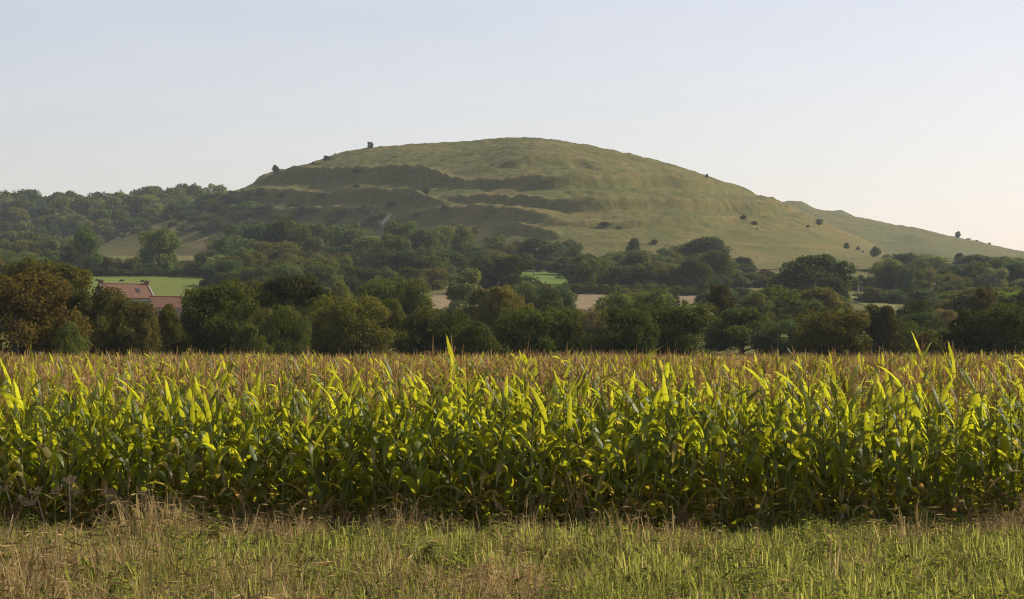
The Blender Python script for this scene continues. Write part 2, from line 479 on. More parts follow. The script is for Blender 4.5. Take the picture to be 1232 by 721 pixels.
SKY2 = itp((840, 262), (900, 246), (938, 243), (952, 242), (965, 243), (978, 249), (988, 253), (1000, 254), (1012, 252), (1022, 257), (1030, 261), (1050, 265), (1100, 274), (1150, 285), (1200, 296),
           (1232, 303), (1330, 322), (1450, 342), (1600, 360))
fp = np.arange(840, 1601, 2.5); fd = np.arange(1300, 2200, 5.)
FX, FY, FZ, FP = hillcols(fp, fd, lambda p: wz(SKY2(p), 1760) - ground(1760.) - 0.2, lambda p: 1320 + 0 * p, lambda p: 1760 + 0 * p, SKY2,
                          [([(960, 262), (1010, 268), (1060, 276), (1120, 290)], 1.6, 7, 10, 30), ([(1090, 293), (1140, 301), (1200, 313)], 3.0, 8, 10, 24)], 0.2, 1.5)
far = grid_obj('far_hill', FX, FY, FZ, M_RIDGE, {'dry': (0.25 * fbm(FX * 0.02, FY * 0.02, 4)).ravel()})
tag(far, 'lower grassy ridge sloping down to the right behind the main hill', kind='structure')

SKY3 = itp((-600, 262), (-200, 258), (0, 257), (60, 258), (120, 256), (180, 250), (220, 246), (270, 246), (320, 252), (420, 275), (500, 300))
tp = np.arange(-600, 500, 6.); td = np.arange(1200, 2100, 12.)
TX, TY, TZ, TP = hillcols(tp, td, lambda p: wz(SKY3(p), 1640) - ground(1640.) - 0.2, lambda p: 1240 + 0 * p, lambda p: 1640 + 0 * p, SKY3, (), 0.2, 1.6)
whill = grid_obj('wooded_hill', TX, TY, TZ, M_WOODFLOOR)
tag(whill, 'hillside under the woodland at the far left', kind='structure')
def wood_z(px, d):
    j = int(np.clip(round((px - tp[0]) / 6.), 0, len(tp) - 1)); i = int(np.clip(round((d - td[0]) / 12.), 0, len(td) - 1))
    return TZ[i, j]

# draped fields
_pd = np.arange(170, 1000, 1.0); _pp = HY - F * (ground(_pd) - CAMZ) / _pd
def d_of(py):
    return float(_pd[np.argmin(np.abs(_pp - py))])
def field(name, px0, px1, py0, py1, mat, label, lift=0.12):
    d0, d1 = d_of(py1), d_of(py0)
    ys = np.unique(np.concatenate([[d0, d1], _rows[(_rows > d0) & (_rows < d1)]]))
    o = sheet(name, np.linspace(wx(px0, (d0 + d1) / 2), wx(px1, (d0 + d1) / 2), 20), ys, lambda X, Y: ground(Y) + lift, mat)
    return tag(o, label, kind='structure')
field('meadow', -20, 250, 332.5, 374, M_MEADOW, 'green grazing meadow behind the farmhouse')
field('meadow', 545, 700, 326, 347, M_BRIGHT, 'bright green meadow between trees below the hill')
field('stubble_field', 660, 736, 354, 374, M_STUBBLE, 'tan stubble field behind the middle tree belt')
field('stubble_field', 512, 548, 354, 374, M_STUBBLE, 'small patch of tan stubble beside the grey willow')
field('stubble_field', 800, 850, 355, 366, M_STUBBLE, 'narrow strip of tan stubble right of the pale green trees')
field('meadow', 1012, 1044, 347, 374, grassland('yellow_meadow', (0.115, 0.125, 0.036), (0.14, 0.135, 0.045), (0.18, 0.14, 0.06), 0.3, bdist=0.1), 'yellowish meadow around the large dark oak')

# ------------------------------------------------------------------ trees: crown and trunk shapes
def crown_mesh(name, seed, n_leaf, leaf, shape='round', lobes=46, lobe_r=(1.0, 1.9), z0=0.12, open_=0.0):
    """a crown 10 m wide and (with its trunk) 9 m tall, made of leaf-sized faces on many uneven lobes"""
    r = np.random.default_rng(seed)
    Rr, Ht = 5.0, 9.0
    def env(t):                              # envelope radius at crown height t (0..1)
        if shape == 'round': return np.sqrt(np.clip(1 - ((t - 0.42) / 0.60) ** 2, 0, 1))
        if shape == 'broad': return np.clip(1 - np.abs((t - 0.35) / 0.68) ** 2.6, 0, 1) ** 0.6
        if shape == 'tall': return np.sqrt(np.clip(1 - ((t - 0.40) / 0.64) ** 2, 0, 1)) * (1 - 0.25 * t)
        if shape == 'spread': return np.clip(1 - np.abs((t - 0.55) / 0.5) ** 2.2, 0.12, 1) ** 0.6
        return np.clip(1 - np.abs((t - 0.2) / 0.82) ** 2.0, 0, 1) ** 0.7      # bush: full to the ground
    cs, rs = [], []
    k = 0
    while len(cs) < lobes and k < 4000:
        k += 1
        t = r.random() ** 0.9
        e = env(t)
        if e < 0.15: continue
        a = r.random() * 2 * math.pi
        rad = e * (0.25 + 0.62 * math.sqrt(r.random())) * (0.82 + 0.34 * r.random())
        lr = r.uniform(*lobe_r) * (0.75 + 0.25 * e)
        z = Ht * (z0 + (1 - z0) * t)
        p = np.array([Rr * rad * math.cos(a), Rr * rad * math.sin(a), min(z, Ht - lr * 0.55)])
        if any(np.linalg.norm(p - c) < 0.62 * min(lr, q) for c, q in zip(cs, rs)): continue
        cs.append(p); rs.append(lr)
    cs = np.array(cs); rs = np.array(rs)
    w = rs ** 2; w = w / w.sum()
    li = r.choice(len(cs), n_leaf, p=w)
    dr = r.normal(size=(n_leaf, 3)); dr[:, 2] += 0.25
    dr /= np.linalg.norm(dr, axis=1)[:, None]
    # each lobe is itself broken into twig clumps
    tw = r.normal(size=(len(cs), 14, 3)); tw /= np.linalg.norm(tw, axis=2)[:, :, None]
    ti = r.integers(0, 14, n_leaf)
    near = tw[li, ti]
    dr = dr * 0.62 + near * 0.75
    dr /= np.linalg.norm(dr, axis=1)[:, None]
    rad = rs[li] * (0.62 + 0.46 * r.random(n_leaf) ** 0.7 + 0.10 * r.normal(size=n_leaf))
    P = cs[li] + dr * rad[:, None] * np.array([1, 1, 0.82])
    P[:, 2] += (fbm(P[:, 0] * .33 + seed * 3.1, P[:, 1] * .33 + seed, 2) - .5) * 2.6 * np.clip(P[:, 2] / Ht, 0, 1)
    P[:, :2] *= (0.86 + 0.30 * fbm(np.arctan2(P[:, 1], P[:, 0]) * 1.1 + seed + 9, P[:, 2] * .35, 2))[:, None]
    P[:, 2] = np.clip(P[:, 2], Ht * z0 * 0.4, None)
    if open_ > 0:
        keep = fbm(P[:, 0] * 0.8 + seed, P[:, 2] * 0.8 + P[:, 1] * 0.5, 3) > open_
        P = P[keep]; dr = dr[keep]; li = li[keep]
    n = len(P)
    nrm = dr * 0.75 + r.normal(size=(n, 3)) * 0.65 + np.array([0, 0, 0.25])
    nrm /= np.linalg.norm(nrm, axis=1)[:, None]
    t1 = np.cross(nrm, r.normal(size=(n, 3))); t1 /= np.linalg.norm(t1, axis=1)[:, None]
    t2 = np.cross(nrm, t1)
    L = leaf * r.uniform(0.6, 1.35, n)[:, None]
    V = np.stack([P - t1 * L, P - t2 * L * 0.62 + nrm * L * 0.15, P + t1 * L, P + t2 * L * 0.62 + nrm * L * 0.1], 1).reshape(-1, 3)
    Fc = np.arange(4 * n).reshape(n, 4)
    lobe_dry = np.clip(r.random(len(cs)) - 0.66, 0, 1)[li] * 1.2
    dry = np.clip(lobe_dry + np.clip(r.random(n) - 0.86, 0, 1) * 2.0, 0, 1)
    return np_mesh(name, V, Fc, M_LEAF, False, {'dry': np.repeat(dry, 4)})

def trunk_mesh(name, seed, h=9.0, r0=0.34, limbs=7):
    rd = random.Random(seed)
    b = MB()
    pts = [(0, 0, -0.4), (0.02, 0, 0.5)]; rr = [r0 * 1.5, r0 * 1.05]
    x = y = 0.0
    for k in range(1, 6):
        x += rd.uniform(-.16, .16); y += rd.uniform(-.16, .16)
        pts.append((x, y, 0.5 + k * h * 0.13)); rr.append(r0 * (1 - k * 0.16))
    b.tube(pts, rr, 8)
    for k in range(limbs):
        i = rd.randint(1, 4)
        p = Vector(pts[i]); a = 2 * math.pi * (k / limbs) + rd.uniform(-.4, .4)
        q = [p]; r_ = [rr[i] * 0.6]
        for s in range(1, 5):
            f = s / 4
            q.append(p + Vector((math.cos(a) * 3.6 * f, math.sin(a) * 3.6 * f, (1.2 + 1.6 * rd.random()) * f + 0.5 * f * f)) + Vector((rd.uniform(-.2, .2), rd.uniform(-.2, .2), 0)))
            r_.append(rr[i] * 0.6 * (1 - 0.2 * s))
        b.tube(q, r_, 5, cap=False)
    return b.mesh(name, M_BARK, True)

TRUNKS = [trunk_mesh('trunk', 40 + i) for i in range(3)]
NEAR = {
    'round': [crown_mesh('crown', 1, 26000, 0.155, 'round', 56), crown_mesh('crown', 2, 26000, 0.155, 'broad', 62, (0.9, 1.7))],
    'tall': [crown_mesh('crown', 3, 22000, 0.15, 'tall', 52, (0.75, 1.4), 0.08)],
    'spread': [crown_mesh('crown', 4, 22000, 0.15, 'spread', 50, (0.8, 1.5), 0.1, 0.33), crown_mesh('crown', 14, 22000, 0.15, 'broad', 56, (0.8, 1.5), 0.1, 0.30)],
    'bush': [crown_mesh('crown', 5, 20000, 0.155, 'bush', 52, (0.9, 1.7), 0.02)],
}
MID = {
    'round': [crown_mesh('crown', 21, 8500, 0.27, 'round', 34, (1.1, 2.0)), crown_mesh('crown', 22, 8500, 0.27, 'broad', 36, (1.1, 2.0)), crown_mesh('crown', 26, 8500, 0.27, 'round', 30, (1.2, 2.2), 0.06)],
    'ball': [crown_mesh('crown', 29, 26000, 0.24, 'round', 74, (1.0, 1.7), 0.0)],
    'tall': [crown_mesh('crown', 23, 8000, 0.26, 'tall', 36, (0.9, 1.6), 0.06)],
    'spread': [crown_mesh('crown', 24, 8000, 0.26, 'spread', 36, (1.0, 1.8), 0.1, 0.3)],
    'bush': [crown_mesh('crown', 25, 8000, 0.27, 'bush', 34, (1.1, 2.0), 0.0), crown_mesh('crown', 27, 8000, 0.27, 'bush', 30, (1.0, 2.3), 0.0)],
}
FARC = [crown_mesh('crown', 31 + i, 2800, 0.45, ('round', 'broad', 'round', 'tall')[i], 22, (1.3, 2.3), 0.06) for i in range(4)]
FARB = [crown_mesh('crown', 37 + i, 1500, 0.55, 'bush', 18, (1.2, 2.4), 0.0) for i in range(2)]

COL = {
    'dark': (0.042, 0.060, 0.018), 'oak': (0.060, 0.080, 0.020), 'green': (0.062, 0.092, 0.024), 'olive': (0.085, 0.090, 0.024),
    'yellow': (0.082, 0.090, 0.021), 'pale': (0.105, 0.135, 0.040), 'grey': (0.085, 0.102, 0.045), 'rust': (0.076, 0.064, 0.018),
    'brown': (0.068, 0.070, 0.023), 'gold': (0.098, 0.090, 0.030), 'teal': (0.045, 0.072, 0.030), 'tan': (0.115, 0.100, 0.050),
}
_tn = [0]
def tree(name, px, top, w, d, kind, col, label, group=None, lib=None, base=None, cat=None, sink=0.0):
    """a tree whose crown shows centred on px with its top at row top, w wide, standing d metres away"""
    _tn[0] += 1; i = _tn[0]
    if base is None: loc = (wx(px, d), d, float(ground(d)) - sink)
    else: loc = base; d = base[1]
    h = wz(top, d) - loc[2]
    h = max(h, 0.6)
    lib = lib or (NEAR if d < 330 else MID)
    crowns = lib[kind] if isinstance(lib, dict) else lib
    wid = w * d / F * (1.2 if d < 900 else 1.0)
    root = empty(name, loc, (i * 2.399) % 6.283, (wid / 10.6, wid / 10.6, h / 9.15))
    rd = random.Random(i)
    c = COL[col]; j = rd.uniform(0.88, 1.22) * (1.12 if d > 330 else 1.0)
    cr_ = link('crown', crowns[i % len(crowns)], root)
    cr_.color = (c[0] * j * rd.uniform(.93, 1.07), c[1] * j, c[2] * j * rd.uniform(.9, 1.1), 1)
    link('trunk', TRUNKS[i % 3], root)
    tag(root, label, cat or ('bush' if kind == 'bush' else 'tree'), group)
    return root

G_NEAR = 'trees of the belt along the far edge of the maize'
near_list = [
 ('oak_tree', 18, 321, 150, 172, 'spread', 'rust', 'rusty orange-brown oak at the left edge of the picture'),
 ('oak_tree', 58, 314, 105, 238, 'spread', 'olive', 'thin-crowned olive oak rising behind the rusty oak, meadow showing through'),
 ('ash_sapling', 84, 392, 46, 165, 'bush', 'pale', 'pale green bush under the rusty oak'),
 ('oak_tree', 116, 347, 84, 184, 'spread', 'brown', 'spreading brown-green oak in front of the farmhouse'),
 ('oak_tree', 156, 361, 68, 178, 'round', 'brown', 'lower brown-green tree below the farmhouse wall'),
 ('sallow_bush', 203, 371, 50, 196, 'bush', 'olive', 'low bush before the outbuilding, left of the dark green oak'),
 ('hawthorn_tree', 138, 356, 46, 300, 'round', 'olive', 'small olive tree hiding the left of the farmhouse wall'),
 ('oak_tree', 100, 378, 60, 190, 'spread', 'olive', 'smaller olive tree between the rusty oak and the brown-green oak'),
 ('oak_tree', 266, 343, 100, 200, 'round', 'oak', 'dark green oak hiding the end of the red roofed outbuilding'),
 ('field_maple', 300, 336, 76, 268, 'round', 'olive', 'olive tree peeping up between two dark oaks'),
 ('oak_tree', 352, 335, 116, 220, 'round', 'dark', 'large very dark oak below the wooded clump'),
 ('hawthorn_tree', 332, 369, 66, 186, 'round', 'oak', 'small rounded tree in front of the large dark oak'),
 ('sallow_bush', 300, 396, 50, 180, 'bush', 'oak', 'low bush at the foot of the small rounded tree'),
 ('field_maple', 420, 357, 90, 208, 'round', 'yellow', 'yellowish green tree left of the dark mid-belt oaks'),
 ('field_maple', 462, 356, 74, 214, 'tall', 'yellow', 'taller yellowish green tree touching its yellowish neighbour'),
 ('oak_tree', 478, 335, 84, 300, 'round', 'oak', 'green oak standing behind the yellowish trees'),
 ('hazel_bush', 408, 343, 40, 320, 'bush', 'pale', 'pale rounded bush behind the yellowish trees'),
 ('oak_tree', 528, 373, 86, 192, 'round', 'dark', 'low dark oak right of the yellowish trees'),
 ('sallow_bush', 575, 391, 70, 186, 'bush', 'oak', 'low dark bush in front of the golden tree'),
 ('willow_tree', 562, 330, 62, 372, 'tall', 'grey', 'grey-green willow standing against the stubble field'),
 ('ash_tree', 585, 352, 60, 345, 'tall', 'olive', 'olive tree between the grey willow and the golden tree'),
 ('birch_tree', 606, 342, 72, 262, 'tall', 'gold', 'golden brown autumn tree in the middle of the belt'),
 ('birch_tree', 628, 366, 40, 255, 'tall', 'gold', 'small golden tree at the right foot of the taller golden tree'),
 ('oak_tree', 652, 371, 96, 200, 'round', 'green', 'broad green tree right of the golden trees'),
 ('sallow_bush', 690, 392, 40, 190, 'bush', 'oak', 'low bush beside the broad green tree'),
 ('hazel_bush', 633, 341, 32, 420, 'round', 'pale', 'small pale green round tree beside the bright meadow'),
 ('lime_tree', 664, 342, 48, 400, 'round', 'teal', 'round bluish green tree in front of the stubble field'),
 ('elder_tree', 718, 372, 56, 238, 'round', 'tan', 'faded brown tree between the broad green tree and the dark oak'),
 ('ash_tree', 745, 356, 52, 330, 'round', 'pale', 'pale green tree behind the dark rounded oak'),
 ('ash_tree', 782, 350, 58, 340, 'round', 'pale', 'second pale green tree behind the dark rounded oak, further right'),
 ('oak_tree', 752, 372, 74, 186, 'round', 'dark', 'left half of the pair of dark oaks mid-belt'),
 ('oak_tree', 806, 364, 104, 192, 'round', 'dark', 'biggest of the dark oaks mid-belt'),
 ('elm_tree', 868, 340, 42, 292, 'tall', 'brown', 'slim brownish tree left of the grey willow'),
 ('willow_tree', 905, 351, 60, 310, 'tall', 'grey', 'grey-green willow right of the slim brownish tree'),
 ('oak_tree', 932, 347, 62, 350, 'round', 'green', 'green tree on the slope left of the large dark oak'),
 ('oak_tree', 966, 360, 48, 335, 'round', 'green', 'small green tree just below the large dark oak'),
 ('oak_tree', 892, 372, 84, 240, 'round', 'oak', 'broad shaded oak below the grey willow'),
 ('oak_tree', 940, 386, 60, 232, 'round', 'teal', 'lower shaded tree beside the broad shaded oak'),
 ('elder_tree', 976, 384, 40, 260, 'round', 'tan', 'small faded tree in a gap of the belt'),
 ('oak_tree', 1004, 373, 84, 212, 'round', 'olive', 'rounded olive tree with yellow top'),
 ('elm_tree', 1062, 365, 54, 220, 'tall', 'brown', 'upright brown-green tree right of the rounded olive tree'),
 ('oak_tree', 1100, 360, 50, 300, 'tall', 'dark', 'dark narrow tree in the gap right of the brown-green tree'),
 ('oak_tree', 1108, 377, 56, 250, 'round', 'teal', 'shaded tree low in the gap beside the narrow dark tree'),
 ('oak_tree', 1082, 386, 44, 238, 'round', 'oak', 'small shaded tree just right of the upright brown-green tree'),
 ('sallow_bush', 1120, 399, 46, 222, 'bush', 'yellow', 'pale yellowish bush at the foot of the narrow dark tree'),
 ('elder_tree', 1140, 371, 46, 262, 'tall', 'tan', 'faded brown tree left of the dark trees at the right edge'),
 ('birch_tree', 1128, 378, 30, 282, 'tall', 'grey', 'thin grey-green tree beside the faded brown one'),
 ('beech_tree', 1185, 343, 40, 280, 'tall', 'rust', 'rust-brown tree rising above the dark trees at the right'),
 ('oak_tree', 1176, 374, 80, 190, 'round', 'dark', 'very dark oak near the right edge of the belt'),
 ('oak_tree', 1232, 365, 92, 186, 'round', 'dark', 'very dark oak cut by the right edge of the picture'),
]
for a in near_list:
    tree(*a, group=G_NEAR)

G_MID = 'trees below the hill'
mid_list = [
 ('ash_tree', 190, 276, 46, 735, 'round', 'green', 'lone rounded tree standing at the top of the grazing meadow'),
 ('ash_tree', 102, 278, 40, 745, 'tall', 'green', 'tall tree above the left end of the meadow'),
 ('ash_tree', 92, 296, 34, 740, 'round', 'teal', 'shorter tree leaning against the tall one above the meadow'),
 ('oak_tree', 303, 268, 62, 790, 'round', 'teal', 'topmost dark tree of the clump right of the meadow'),
 ('oak_tree', 345, 267, 52, 790, 'round', 'oak', 'high rounded tree of the clump right of the meadow'),
 ('oak_tree', 280, 287, 66, 735, 'round', 'teal', 'dark tree on the meadow side of the clump'),
 ('field_maple', 322, 290, 74, 720, 'round', 'olive', 'broad olive tree in the middle of the clump'),
 ('oak_tree', 352, 303, 56, 690, 'round', 'brown', 'brownish tree low in the clump'),
 ('hawthorn_tree', 252, 303, 44, 715, 'round', 'teal', 'small dark tree at the meadow corner'),
 ('ash_tree', 385, 270, 56, 800, 'round', 'oak', 'dark tree below the lower terrace, right of the clump'),
 ('ash_tree', 378, 290, 44, 740, 'tall', 'grey', 'greyish upright tree right of the clump'),
 ('oak_tree', 416, 274, 66, 790, 'round', 'green', 'broad green tree below the chalk scar'),
 ('oak_tree', 414, 296, 58, 720, 'round', 'teal', 'rounded shaded tree under the broad green tree'),
 ('ash_tree', 447, 288, 56, 750, 'round', 'grey', 'greyish green tree left of the very dark pair'),
 ('oak_tree', 424, 322, 70, 600, 'round', 'dark', 'flat dark tree above the pale gap'),
 ('lime_tree', 488, 266, 46, 800, 'round', 'green', 'round topped tree highest in the middle of the valley'),
 ('lime_tree', 504, 280, 48, 770, 'round', 'green', 'rounded green tree just right of the round topped tree'),
 ('yew_tree', 472, 285, 56, 705, 'round', 'dark', 'very dark tree left of its equally dark neighbour'),
 ('yew_tree', 516, 300, 78, 690, 'round', 'dark', 'wide very dark tree sloping down to the bright meadow'),
 ('lime_tree', 531, 276, 36, 820, 'round', 'pale', 'left of two pale green trees below the dark slope'),
 ('lime_tree', 556, 275, 42, 825, 'round', 'pale', 'right of two pale green trees below the dark slope'),
 ('oak_tree', 550, 296, 26, 780, 'tall', 'dark', 'dark narrow tree in front of the pale green pair'),
 ('oak_tree', 575, 300, 46, 745, 'round', 'teal', 'shaded tree beside the pale green pair'),
 ('lime_tree', 597, 284, 36, 840, 'round', 'green', 'small peaked green tree under the grassy mound'),
 ('oak_tree', 602, 306, 78, 590, 'round', 'dark', 'broad dark oak between two patches of bright meadow'),
 ('oak_tree', 648, 288, 54, 780, 'round', 'teal', 'dark bluish tree behind the utility pole'),
 ('holly_tree', 684, 291, 34, 810, 'round', 'dark', 'dark pointed tree at the foot of the open slope'),
 ('hawthorn_tree', 690, 309, 60, 740, 'round', 'brown', 'brown-topped thicket tree right of the bright meadow'),
 ('oak_tree', 712, 318, 64, 650, 'round', 'dark', 'dark tree right of the bright meadow, over the stubble'),
 ('oak_tree', 748, 322, 54, 655, 'round', 'teal', 'bluish tree over the stubble field'),
 ('ash_tree', 755, 302, 52, 760, 'round', 'green', 'green tree in the thicket at the slope foot'),
 ('ash_tree', 763, 290, 22, 800, 'tall', 'pale', 'slim pale tree rising from the thicket at the slope foot'),
 ('holly_tree', 799, 300, 27, 800, 'round', 'teal', 'small round bluish tree standing free at the slope foot'),
 ('elder_tree', 822, 296, 30, 810, 'round', 'brown', 'brownish tree between the small round tree and the big tree'),
 ('oak_tree', 852, 289, 62, 780, 'round', 'teal', 'big bluish green tree at the foot of the open slope'),
 ('oak_tree', 800, 318, 64, 660, 'round', 'oak', 'rounded dark tree of the hedge, left one'),
 ('oak_tree', 842, 322, 66, 650, 'round', 'oak', 'rounded dark tree of the hedge, right one'),
 ('elder_tree', 866, 322, 26, 690, 'round', 'pale', 'small pale tree under the big bluish tree'),
 ('ash_tree', 895, 318, 24, 760, 'round', 'teal', 'small tree between the big tree and the dark oak'),
 ('oak_tree', 979, 311, 86, 512, 'ball', 'dark', 'large dark round oak standing in the yellowish meadow'),
 ('hawthorn_tree', 1000, 362, 22, 470, 'bush', 'teal', 'small bush at the right foot of the large dark oak'),
 ('oak_tree', 1050, 327, 34, 780, 'round', 'dark', 'dark tree in front of the end of the hill'),
 ('lime_tree', 1083, 305, 40, 770, 'round', 'teal', 'tall rounded tree where the hill ends'),
 ('lime_tree', 1112, 308, 50, 785, 'round', 'pale', 'pale green tree right of the tall rounded one'),
 ('lime_tree', 1134, 320, 34, 790, 'round', 'pale', 'smaller pale green tree sloping down to the ridge foot'),
 ('fir_tree', 1154, 306, 16, 850, 'tall', 'dark', 'narrow pointed tree below the far ridge'),
 ('oak_tree', 1176, 308, 52, 800, 'round', 'teal', 'dark tree below the far ridge'),
 ('oak_tree', 1205, 310, 46, 800, 'round', 'green', 'green tree below the far ridge near the edge'),
 ('oak_tree', 1236, 316, 56, 760, 'round', 'teal', 'dark tree at the right edge below the far ridge'),
 ('oak_tree', 1206, 332, 46, 600, 'round', 'teal', 'shaded tree above the rust-brown tree'),
 ('oak_tree', 1236, 336, 50, 560, 'round', 'grey', 'grey-green tree above the dark oak at the right edge'),
 ('lime_tree', 1152, 338, 40, 580, 'round', 'green', 'rounded lighter tree left of the rust-brown tree'),
 ('oak_tree', 1116, 352, 46, 500, 'round', 'dark', 'dark round tree right of the pale pole'),
 ('oak_tree', 1080, 349, 44, 560, 'round', 'teal', 'low spreading tree right of the pale pole'),
 ('hawthorn_tree', 1045, 353, 36, 540, 'round', 'teal', 'low dark tree just right of the pale pole'),
]
for a in mid_list:
    tree(*a, group=G_MID)

# low hedges: rows of bushes
def hedge(pts, n, w, hpx, col, label, group, jit=1.5):
    rd = random.Random(int(pts[0][0] * 7 + n))
    for k in range(n):
        f = (k + 0.5) / n
        px = pts[0][0] + (pts[1][0] - pts[0][0]) * f + rd.uniform(-jit, jit)
        py = pts[0][1] + (pts[1][1] - pts[0][1]) * f
        d = d_of(py) + rd.uniform(-2, 2)
        tree('hedge_bush', px, py - hpx * rd.uniform(0.7, 1.25), w * rd.uniform(0.8, 1.25), d, 'bush', col if rd.random() < .7 else 'brown', label, group, MID, cat='bush')
hedge([(88, 333), (250, 333)], 12, 18, 9, 'teal', 'low bush in the dark hedge along the top of the grazing meadow', 'hedge above the grazing meadow')
hedge([(120, 330), (168, 330)], 3, 22, 20, 'brown', 'rounded brownish bush under the lone tree above the meadow', 'brownish bushes above the meadow')
hedge([(672, 354), (850, 356)], 12, 22, 12, 'oak', 'low bush in the hedge at the top of the stubble field', 'hedge along the stubble field')
hedge([(866, 347), (945, 346)], 7, 18, 13, 'teal', 'low bush in the hedge left of the large dark oak', 'hedge left of the large dark oak')
hedge([(1018, 349), (1110, 350)], 8, 18, 14, 'teal', 'low bush in the hedge right of the large dark oak', 'hedge right of the large dark oak')
hedge([(112, 377), (215, 379)], 8, 22, 11, 'green', 'low garden bush in front of the farmhouse', 'garden hedge of the farmhouse')
hedge([(560, 350), (690, 353)], 8, 24, 12, 'green', 'low bush below the bright meadow', 'hedge below the bright meadow')
hedge([(250, 345), (440, 350)], 11, 32, 22, 'teal', 'shaded bush filling the foot of the clump right of the meadow', 'undergrowth bushes below the clump')
hedge([(-10, 400), (1240, 402)], 40, 48, 20, 'oak', 'dark bush low behind the near tree belt', 'undergrowth bushes of the near belt')
hedge([(500, 322), (900, 326)], 20, 30, 14, 'teal', 'shaded bush at the foot of the hill slope', 'undergrowth bushes at the foot of the slope')
hedge([(1100, 330), (1250, 335)], 9, 30, 14, 'teal', 'shaded bush below the far ridge', 'undergrowth bushes below the far ridge')

# trees filling the valley between the fields
TLINE = itp((-60, 300), (60, 300), (100, 300), (118, 312), (240, 312), (250, 302), (280, 274), (320, 268), (400, 274), (440, 280), (455, 288), (475, 272), (500, 274), (520, 284), (560, 280), (580, 290), (600, 290), (615, 300), (640, 292),
            (665, 304), (690, 297), (720, 308), (745, 304), (765, 298), (800, 306), (830, 300), (855, 294), (880, 314), (895, 324), (930, 334), (1020, 348), (1035, 343), (1055, 332), (1070, 310), (1110, 312), (1140, 326), (1160, 320), (1180, 311), (1300, 322))
CLEAR = [(60, 240, 330, 362), (112, 216, 336, 382), (551, 573, 318, 331), (634, 678, 328, 347), (688, 728, 352, 373), (814, 836, 354, 363), (520, 541, 352, 373), (433, 452, 333, 347), (1018, 1038, 347, 374), (1095, 1115, 350, 357), (880, 905, 347, 353), (930, 1025, 312, 345)]
rd = random.Random(77)
nf = 0
for d in (345, 385, 430, 480, 530, 585, 612, 640, 700, 760, 820):
    px = -50.0
    while px < 1290:
        gp = HY - F * (float(ground(d)) - CAMZ) / d
        hm_ = rd.uniform(5.5, 9.5); top = gp - hm_ * F / d; w = hm_ * rd.uniform(.95, 1.4) * F / d
        px += w * rd.uniform(.55, .8)
        w2 = w * .62
        if top < float(TLINE(px)) + 2: top = float(TLINE(px)) + rd.uniform(2, 8)
        if gp - top < 9: continue
        if any(px + w2 * .8 > a0 and px - w2 * .8 < a1 and gp > b0 and top < b1 for (a0, a1, b0, b1) in CLEAR): continue
        if d < 560 and top < 347: top = 347 + rd.uniform(0, 9)
        colr = rd.choice(['teal', 'dark', 'oak', 'oak', 'green', 'teal', 'olive', 'brown', 'grey', 'pale'])
        nf += 1
        side = 'left' if px < 420 else ('middle' if px < 850 else 'right')
        zone = 'lower' if d < 560 else 'upper'
        tree('hedgerow_tree', px, top, w, d + rd.uniform(-12, 12), rd.choice(['round', 'round', 'bush']), colr, 'hazy tree filling the %s valley wood in the %s of the view' % (zone, side), 'trees filling the valley, %s %s' % (zone, side), MID, cat='tree')
hedge([(736, 362), (812, 364)], 6, 26, 16, 'oak', 'low bush hiding the stubble behind the biggest dark oak', 'bushes behind the biggest dark oak')
hedge([(840, 366), (1010, 368)], 11, 28, 17, 'green', 'low bush below the large dark oak', 'bushes below the large dark oak')
hedge([(1042, 364), (1240, 368)], 13, 28, 18, 'teal', 'low bush right of the pale pole', 'bushes right of the pale pole')
hedge([(736, 342), (930, 343)], 13, 24, 14, 'teal', 'low bush in the upper hedge left of the large dark oak', 'upper hedge left of the large dark oak')

# woodland on the left hillside
rd = random.Random(5)
cells = []
for row in range(-7, 8):
    d = 1255 + row * 52
    n = int((390 + 230) / 27)
    for k in range(n):
        px = -230 + (k + 0.5 * (row % 2) + rd.uniform(-.3, .3)) * 27
        dd = d + rd.uniform(-14, 14)
        gz = wood_z(px, dd) if dd > 1225 else float(ground(dd))
        if row < 0 and px > 108: continue
        gpy = HY - F * (gz - CAMZ) / dd
        if px > 100 and gpy > SKY(px) + 22: continue           # open hillside of the main hill in front
        if px > 300: continue
        cells.append((px, dd, gz, gpy))
for (px, dd, gz, gpy) in cells:
    h = rd.uniform(20, 29)
    colr = rd.choice(['teal', 'green', 'oak', 'green', 'grey', 'oak', 'olive', 'pale'])
    tree('woodland_tree', px, gpy - h, rd.uniform(27, 40), dd, 'round', colr, 'rounded tree in the hazy woodland covering the left hillside', 'woodland on the left hillside', FARC, base=(wx(px, dd), dd, float(gz) - 0.5), cat='tree')

